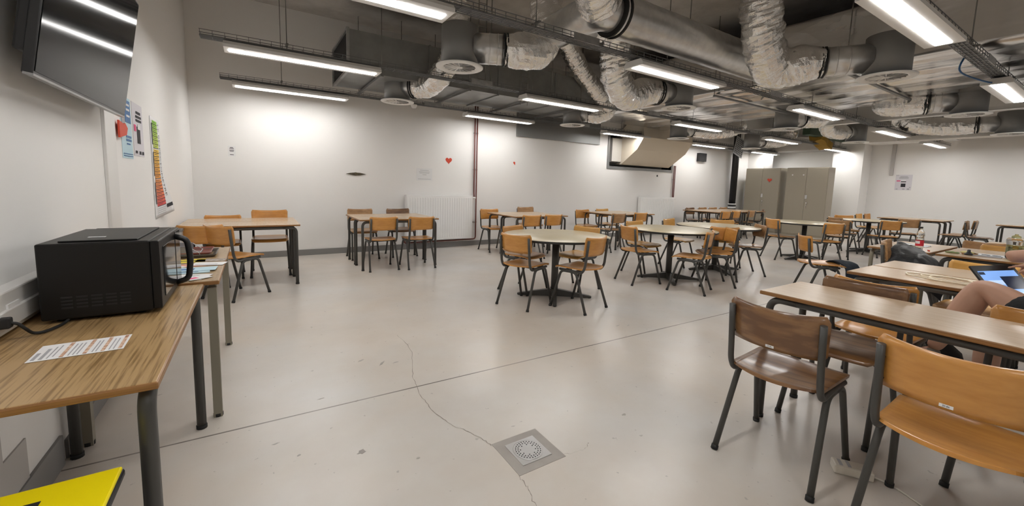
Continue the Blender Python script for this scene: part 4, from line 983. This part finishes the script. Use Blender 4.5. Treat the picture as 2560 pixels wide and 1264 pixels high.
# ------------------------------------------------------------------ things on the tables near the person
ZT = .75
def coil():
    t = thing('looped_cable', 'cream cable coiled in loose loops on the table beside the knee', 'cable', (3.95, .72, ZT)); P = []
    for k in range(44):
        a = k*.42; P.append((3.97+.10*math.cos(a)*(1+.3*math.sin(k*.21)), .68+.16*math.sin(a)*(1+.3*math.sin(k*.13+1))+.02*math.sin(k*.5), ZT+.006+.004*abs(math.sin(k*1.3))))
    b = B(); tube(b, smooth_path(P, 3), .005, 6); obj('coil', b, 'cable_cream', t, True)
    b = B(); tube(b, smooth_path([(3.86, .7, ZT+.006), (3.84, .6, ZT+.008), (3.87, .48, ZT+.006), (3.84, .36, ZT+.006)], 6), .0035, 6); obj('loose_end', b, 'cable_cream', t, True)
    b = B(); tube(b, smooth_path([(4.1, .72, ZT+.006), (4.02, .62, ZT+.012), (4.08, .5, ZT+.006)], 6), .0035, 6); obj('plug_end', b, 'cable_cream', t, True)
coil()
t = thing('water_bottle', 'clear plastic bottle with a red label on the table behind the jacket', 'bottle', (5.92, 1.28, ZT), 0)
t.scale = (.8, .8, .8)
b = B(); lathe(b, [(.036, 0), (.04, .01), (.04, .05), (.038, .06), (.04, .07), (.04, .15), (.036, .165), (.042, .185), (.042, .2), (.036, .235), (.02, .262), (.014, .275), (.014, .295)], seg=24); obj('body', b, 'glass', t)
b = B(); lathe(b, [(.0405, .055), (.0412, .06), (.0412, .125), (.0405, .13)], seg=24, cap=False); lb = obj('red_label', b, 'label_red', t); lb['label'] = 'red label'
b = B(); lathe(b, [(.0415, .085), (.0415, .12)], seg=24, cap=False); bmesh.ops.delete(b, geom=[v for v in b.verts if v.co.y < -.012 or v.co.x > .02], context='VERTS'); obj('white_patch', b, 'whitep', t)
b = B(); lathe(b, [(.016, .285), (.016, .305), (.014, .308)], seg=16); obj('cap', b, 'black', t)
b = B(); sheet(b, lambda u, v: (6.4+.24*(u-.5)+.03*v, 1.43+.26*(v-.5), ZT+.003+.02*abs(noise.noise(Vector((u*4, v*5, 1))))), 12, 14); tag(obj('crumpled_paper', b, 'whitep'), 'crumpled white paper lying behind the bottle', 'paper')
def plate(c, label):
    t = thing('food_leftover', label, 'food', (c[0], c[1], ZT))
    b = B()
    for k in range(5): tube(b, smooth_path([(random.uniform(-.05, .05), random.uniform(-.06, .06), .008) for q in range(3)], 4), .007, 7)
    obj('green_leaves', b, 'food', t)
    b = B(); lathe(b, [(.001, .004), (.045, .012), (.05, .022), (.03, .03), (.001, .032)], (.02, -.1, 0), 14, False); obj('yellow_half', b, 'cheese', t)
    b = B(); lathe(b, [(.001, .0), (.05, .0), (.058, .014), (.05, .018)], (.0, -.12, 0), 14, False); obj('brown_wrap', b, 'plyedge', t)
plate((6.0, 1.05), 'green and yellow food leftovers on the bottle table')
b = B(); box(b, (5.9, 1.2, ZT+.006), (.03, .012, .01), Matrix.Rotation(.5, 3, 'Z')); tag(obj('red_wrapper', b, 'red'), 'tiny red wrapper between bottle and food', 'wrapper')
b = B(); lathe(b, [(.03, 0), (.034, .012), (.02, .02), (.012, .035), (.012, .05), (.004, .055)], (5.96, .93, ZT), 14); tag(obj('pen_stand', b, 'black'), 'small black object beside the food leftovers', 'stand')
t = thing('papers', 'white papers with a black pair of glasses before the jug', 'paper', (6.12, .8, ZT))
b = B(); bxx(b, 6.03, 6.23, .70, .90, ZT+.0005, ZT+.004); obj('sheets', b, 'whitep', t, True)
b = B(); bxx(b, 5.95, 6.02, .72, .9, ZT+.0005, ZT+.008); obj('grey_folder', b, 'greyink', t, True)
t = thing('glasses', 'thin dark glasses lying on the white papers', 'glasses', (6.09, .8, ZT+.005))
b = B()
for k in (-.035, .035): tube(b, [(6.09+.012*math.cos(a), .8+k+.028*math.sin(a), ZT+.007) for a in [2*PI*q/12 for q in range(13)]], .0015, 5)
obj('rims', b, 'ink', t, True)
t = thing('jug', 'tall clear jug of pale yellow drink next to the elbow', 'jug', (6.06, .66, ZT))
b = B(); lathe(b, [(.05, 0), (.053, .01), (.056, .14), (.06, .165), (.06, .18), (.05, .2)], seg=24); obj('glass_body', b, 'glass', t)
b = B(); lathe(b, [(.047, .006), (.052, .13), (.05, .132)], seg=24); obj('drink', b, 'drink', t)
b = B(); lathe(b, [(.03, .2), (.03, .215), (.012, .225), (.012, .235)], seg=16); obj('lid', b, 'drink', t)
# black jacket over the tan chair, navy cloth over the orange chair
def drape(name, label, m, pts, nu=18, nv=12, th=.012, amp=.018):
    """cloth through rows of control points"""
    R_ = [smooth_path(r_, 5) for r_ in pts]; n = len(R_[0]); cols = [smooth_path([r_[i] for r_ in R_], 5) for i in range(n)]
    b = B(); nn = len(cols[0])
    def fn(u, v):
        p = cols[min(int(u*(n-1)+.5), n-1)][min(int(v*(nn-1)+.5), nn-1)].copy()
        q = p*11; return p+Vector((noise.noise(q), noise.noise(q+Vector((5, 0, 0))), noise.noise(q+Vector((0, 5, 0)))))*amp
    sheet(b, fn, n-1, nn-1, th); return tag(obj(name, b, m), label, 'clothing')
drape('jacket', 'shiny black jacket hanging over a tan chair and spilling toward the floor', 'jacket',
      [[(5.20, 1.37, .58), (5.17, 1.27, .55), (5.15, 1.12, .5), (5.15, 1.0, .44), (5.16, .93, .38)],
       [(5.23, 1.33, .72), (5.2, 1.25, .72), (5.18, 1.1, .69), (5.18, .99, .58), (5.19, .93, .45)],
       [(5.36, 1.35, .80), (5.36, 1.28, .80), (5.34, 1.14, .77), (5.32, 1.02, .67), (5.32, .95, .5)],
       [(5.60, 1.37, .84), (5.6, 1.31, .83), (5.58, 1.18, .78), (5.56, 1.05, .69), (5.54, .98, .55)]])
drape('navy_cloth', 'navy cloth slung across the front of an orange chair seat', 'cloth_navy',
      [[(5.92, 1.84, .18), (5.93, 1.88, .40), (6.0, 1.98, .475), (6.08, 2.12, .47), (6.14, 2.2, .4)],
       [(6.0, 1.78, .12), (6.02, 1.83, .38), (6.07, 1.94, .485), (6.15, 2.07, .47), (6.2, 2.15, .36)],
       [(6.1, 1.7, .08), (6.11, 1.76, .34), (6.15, 1.88, .47), (6.22, 2.02, .45), (6.27, 2.1, .3)]])
# dark bag beneath the table and power strip on the floor
b = B(); lathe(b, [(.02, 0), (.15, .02), (.17, .12), (.15, .25), (.08, .33), (.02, .35)], (3.95, .72, 0), 20)
for v in b.verts: v.co += Vector((noise.noise(v.co*6), noise.noise(v.co*6+Vector((4, 0, 0))), 0))*.05
tag(obj('backpack', b, 'cloth_black'), 'black backpack on the floor under the table with the looped cable', 'bag')
t = thing('power_strip', 'cream two socket power strip on the floor under the orange chair', 'power strip', (2.36, .64, 0))
Sx = frame((2.345, .632, 0), (.55, -.83, 0), (.83, .55, 0))
b = B(); bxx(b, -.075, .075, -.036, .036, 0, .042, .007); b.transform(Sx); obj('body', b, 'socket', t, True)
b = B()
for k in (-.05, -.018): bxx(b, k-.004, k+.010, -.026, .026, .0405, .0425)
b.transform(Sx); obj('socket_wells', b, 'greyink', t, True)
b = B(); tube(b, smooth_path([(2.39, .565, .008), (2.40, .50, .005), (2.36, .40, .005), (2.31, .30, .005), (2.3, .16, .005)], 8), .0045, 6); obj('lead', b, 'socket', t, True)

# ------------------------------------------------------------------ the person with the tablet
def skin_mesh(V, E, root=0, lev=2):
    """V: (x, y, z, radius); a skinned, subdivided body evaluated to a mesh"""
    me = bpy.data.meshes.new('skin_base'); me.from_pydata([v[:3] for v in V], E, []); o = bpy.data.objects.new('skin_base', me); COL.objects.link(o)
    o.modifiers.new('s', 'SKIN'); s = o.modifiers.new('u', 'SUBSURF'); s.levels = lev; s.render_levels = lev
    for i, v in enumerate(V):
        d_ = me.skin_vertices[0].data[i]; r_ = v[3]; d_.radius = (r_, r_) if not isinstance(r_, tuple) else r_; d_.use_root = (i == root)
    bpy.context.view_layer.update(); ev = o.evaluated_get(bpy.context.evaluated_depsgraph_get())
    out = bpy.data.meshes.new_from_object(ev); b = B(); b.from_mesh(out); bpy.data.objects.remove(o); bpy.data.meshes.remove(out)
    return b
def merge(bms, vox=.007):
    b = B()
    for x in bms:
        tm = bpy.data.meshes.new('tmp'); x.to_mesh(tm); b.from_mesh(tm); bpy.data.meshes.remove(tm); x.free()
    me = bpy.data.meshes.new('tmp'); b.to_mesh(me); b.free(); o = bpy.data.objects.new('tmp', me); COL.objects.link(o)
    r_ = o.modifiers.new('r', 'REMESH'); r_.mode = 'VOXEL'; r_.voxel_size = vox; r_.use_smooth_shade = True
    sm = o.modifiers.new('m', 'SMOOTH'); sm.factor = .5; sm.iterations = 3
    bpy.context.view_layer.update(); out = bpy.data.meshes.new_from_object(o.evaluated_get(bpy.context.evaluated_depsgraph_get()))
    bpy.data.objects.remove(o); b = B(); b.from_mesh(out); bpy.data.meshes.remove(out)
    for f in b.faces: f.smooth = True
    return b
PX, PY = 3.30, -.08
pelvis = (PX, PY, .54, .15)
kneeL = (3.42, .46, .82); ankL = (3.34, .61, .42)       # crossed leg, nearer the camera
kneeR = (3.52, .42, .56); ankR = (3.50, .42, .09)
def lerp(a, c, t_): return tuple(a[i]+(c[i]-a[i])*t_ for i in range(3))
hipL = (PX-.11, PY+.03, .53); hipR = (PX+.09, PY+.03, .55)
V = [pelvis, (PX, PY-.03, .72, .135), (PX, PY-.02, .92, .15), (PX, PY+.0, 1.06, .14), (PX, PY+.03, 1.14, .06), (PX, PY+.05, 1.2, .055),
     (*hipL, .10), (*lerp(hipL, kneeL, .5), .098), (*lerp(hipL, kneeL, .8), .086), (*kneeL, .073), (*lerp(kneeL, ankL, .14), .07), (*lerp(kneeL, ankL, .4), .07), (*lerp(kneeL, ankL, .75), .046), (*ankL, .036),
     (*hipR, .10), (*lerp(hipR, kneeR, .55), .083), (*lerp(hipR, kneeR, .85), .068), (*kneeR, .062), (*lerp(kneeR, ankR, .38), .06), (*lerp(kneeR, ankR, .75), .042), (*ankR, .036)]
E_ = [(0, 1), (1, 2), (2, 3), (3, 4), (4, 5), (0, 6), (6, 7), (7, 8), (8, 9), (9, 10), (10, 11), (11, 12), (12, 13), (0, 14), (14, 15), (15, 16), (16, 17), (17, 18), (18, 19), (19, 20)]
shR = (PX+.19, PY+.04, 1.08); elR = (3.78, .435, .97); wrR = (3.62, .2, 1.02)
shL = (PX-.19, PY+.03, 1.08); elL = (3.27, .10, .92); wrL = (3.47, .262, .985)
k = len(V); V += [(*shR, .062), (*lerp(shR, elR, .5), .048), (*elR, .041), (*lerp(elR, wrR, .4), .039), (*wrR, .027)]; E_ += [(3, k), (k, k+1), (k+1, k+2), (k+2, k+3), (k+3, k+4)]
k = len(V); V += [(*shL, .062), (*lerp(shL, elL, .5), .048), (*elL, .041), (*lerp(elL, wrL, .4), .039), (*wrL, .027)]; E_ += [(3, k), (k, k+1), (k+1, k+2), (k+2, k+3), (k+3, k+4)]

def chains(V, E):
    """skin each unbranched run of a skeleton by itself; the runs overlap at the joints and are fused later"""
    runs = []
    for a, c in E:
        if runs and runs[-1][-1] == a: runs[-1].append(c)
        else: runs.append([a, c])
    return [skin_mesh([V[i] for i in r_], [(k_, k_+1) for k_ in range(len(r_)-1)]) for r_ in runs]
def foot(ank, d_):
    d_ = Vector(d_).normalized(); a = Vector(ank)
    return skin_mesh([(*a, .036), (*(a+d_*.05+Vector((0, 0, -.045))), .038), (*(a+d_*.14+Vector((0, 0, -.06))), .034), (*(a+d_*.19+Vector((0, 0, -.065))), .025)], [(0, 1), (1, 2), (2, 3)])
parts_ = chains(V, E_)
parts_ += [foot(ankL, (-.2, .9, -.25)), foot(ankR, (0, 1, 0))]
def hand(wr_, fw, pl, side, curls, tag_=None):
    """palm and five fingers: fw finger direction, pl palm normal, side +1/-1 thumb side"""
    f = Vector(fw).normalized(); n_ = Vector(pl); n_ = (n_-f*n_.dot(f)).normalized(); s = f.cross(n_)*side; w_ = Vector(wr_); out = []
    out.append(skin_mesh([(*w_, (.024, .02)), (*(w_+f*.035), (.034, .016)), (*(w_+f*.08), (.038, .014))], [(0, 1), (1, 2)]))
    for i, (ln, cu) in enumerate(zip((.072, .08, .075, .06), curls)):
        base = w_+f*.07+s*(.028-.019*i); p = base; V_ = [(*(p-f*.02), .0088)]; ang = 0
        for seg, fr in enumerate((.45, .32, .23)):
            V_.append((*p, .0092-.0008*seg)); ang += cu*(1.0, 1.1, .8)[seg]; dr_ = f*math.cos(ang)+n_*math.sin(ang); p = p+dr_*ln*fr
        V_.append((*p, .0066)); out.append(skin_mesh(V_, [(a, a+1) for a in range(len(V_)-1)]))
    p0 = w_+f*.02+s*.022; p1 = p0+(s*.8+f*.55+n_*.25).normalized()*.04; p2 = p1+(s*.35+f*.8+n_*.4).normalized()*.032; p3 = p2+(f*.9+n_*.4).normalized()*.024
    out.append(skin_mesh([(*(p0-s*.01), .013), (*p0, .013), (*p1, .0115), (*p2, .0095), (*p3, .0075)], [(0, 1), (1, 2), (2, 3), (3, 4)]))
    return out
parts_ += hand(wrL, (.25, .85, -.22), (.2, -.1, -1), 1, (.1, .75, .85, .9))
parts_ += hand(wrR, (-.6, -.5, .3), (-.4, .5, -.6), -1, (.7, .8, .85, .9))
hd = Vector((PX, PY+.09, 1.32))
b = B(); bmesh.ops.create_uvsphere(b, u_segments=28, v_segments=20, radius=.1)
for v in b.verts:
    v.co.x *= .78; v.co.z *= 1.18; v.co.y *= .98
    if v.co.z < -.02 and v.co.y < 0: v.co.y *= .8
    if v.co.z < -.05: v.co.x *= .86
    v.co += hd
parts_.append(b)
b = B(); bmesh.ops.create_cone(b, segments=10, radius1=.016, radius2=.008, depth=.045, cap_ends=True, matrix=Matrix.Translation(hd+Vector((0, .1, -.005)))); parts_.append(b)
for sx in (-1, 1):
    b = B(); bmesh.ops.create_uvsphere(b, u_segments=10, v_segments=8, radius=.025, matrix=Matrix.Translation(hd+Vector((sx*.078, -.005, -.005))) @ Matrix.Diagonal((.4, .8, 1.2, 1))); parts_.append(b)
per = thing('person', 'person in black shorts and black top with crossed bare legs, pointing at a tablet', 'person', (PX, PY, 0))
body = obj('body', merge(parts_, .0065), 'skin', per, True)
b = B()
for sx in (-1, 1): bmesh.ops.create_uvsphere(b, u_segments=10, v_segments=8, radius=.012, matrix=Matrix.Translation(hd+Vector((sx*.03, .088, .01))))
obj('eyes', b, 'ink', per, True)
b = B(); box(b, hd+Vector((0, .092, -.055)), (.045, .012, .008)); obj('mouth', b, mat('lips', (.4, .12, .1), .5), per, True)
b = B(); bmesh.ops.create_uvsphere(b, u_segments=24, v_segments=16, radius=.112, matrix=Matrix.Translation(hd+Vector((0, -.016, .022))) @ Matrix.Diagonal((.8, .98, 1.1, 1)))
bmesh.ops.delete(b, geom=[v for v in b.verts if v.co.y > hd.y+.05 and v.co.z < hd.z+.06], context='VERTS'); obj('hair', b, 'hair', per, True)
Vs = [(PX, PY, .56, .165), (PX, PY-.03, .7, .15), (*hipL, .118), (*lerp(hipL, kneeL, .3), .118), (*lerp(hipL, kneeL, .6), .11), (*lerp(hipL, kneeL, .83), .101), (*hipR, .118), (*lerp(hipR, kneeR, .3), .11), (*lerp(hipR, kneeR, .7), .103)]
obj('shorts', merge(chains(Vs, [(0, 1), (0, 2), (2, 3), (3, 4), (4, 5), (0, 6), (6, 7), (7, 8)]), .009), 'cloth_black', per, True)
Vs = [(PX, PY-.03, .68, .15), (PX, PY-.02, .92, .165), (PX, PY, 1.06, .152), (PX, PY+.02, 1.12, .075), (*shR, .078), (*lerp(shR, elR, .4), .066), (*lerp(shR, elR, .72), .06), (*shL, .078), (*lerp(shL, elL, .4), .066), (*lerp(shL, elL, .6), .062)]
obj('shirt', merge(chains(Vs, [(0, 1), (1, 2), (2, 3), (2, 4), (4, 5), (5, 6), (2, 7), (7, 8), (8, 9)]), .009), 'cloth_black', per, True)
def shoe(ank, d_):
    d_ = Vector(d_).normalized(); a = Vector(ank)
    return skin_mesh([(*(a-d_*.045+Vector((0, 0, -.045))), .042), (*(a+Vector((0, 0, -.02))), .047), (*(a+d_*.07+Vector((0, 0, -.05))), .048), (*(a+d_*.15+Vector((0, 0, -.062))), .044), (*(a+d_*.205+Vector((0, 0, -.068))), .03)], [(0, 1), (1, 2), (2, 3), (3, 4)])
for an, dd in ((ankL, (-.2, .9, -.25)), (ankR, (0, 1, 0))): obj('shoe', merge([shoe(an, dd)], .008), 'shoe', per, True)
# tablet propped in front of the person
TL, TR, BR = Vector((3.60, .545, .905)), Vector((3.755, .41, .925)), Vector((3.62, .27, .73))
ax_ = (TR-TL).normalized(); dn_ = (BR-TR); dn_ = (dn_-ax_*dn_.dot(ax_)).normalized(); Wt = (TR-TL).length; Ht = .27
t = thing('tablet', 'black cased tablet with a lit blue screen beside the pointing hand', 'tablet', TL)
Ft = frame(TL, ax_, -dn_)
def tb(name, rs, m, z0, z1):
    bm = B()
    for xa, xb, ya, yb in rs: bxx(bm, xa, xb, -yb, -ya, z0, z1, .002 if z1-z0 > .004 else 0)
    bm.transform(Ft); obj(name, bm, m, t, True)
tb('case', [(-.005, Wt+.005, -.005, Ht+.005)], 'black', -.012, 0)
tb('screen', [(.012, Wt-.012, .035, Ht-.02)], 'tabscreen', 0, .001)
tb('dark_window', [(.10, Wt-.012, .075, .16), (.012, .04, .042, .06)], 'tabdark', .001, .0016)
tb('pale_shapes', [(.03, .11, .10, .13), (.05, Wt-.02, .185, .205)], mat('pale_screen_shape', (.38, .5, .75), .2, emit=.25), .001, .0015)
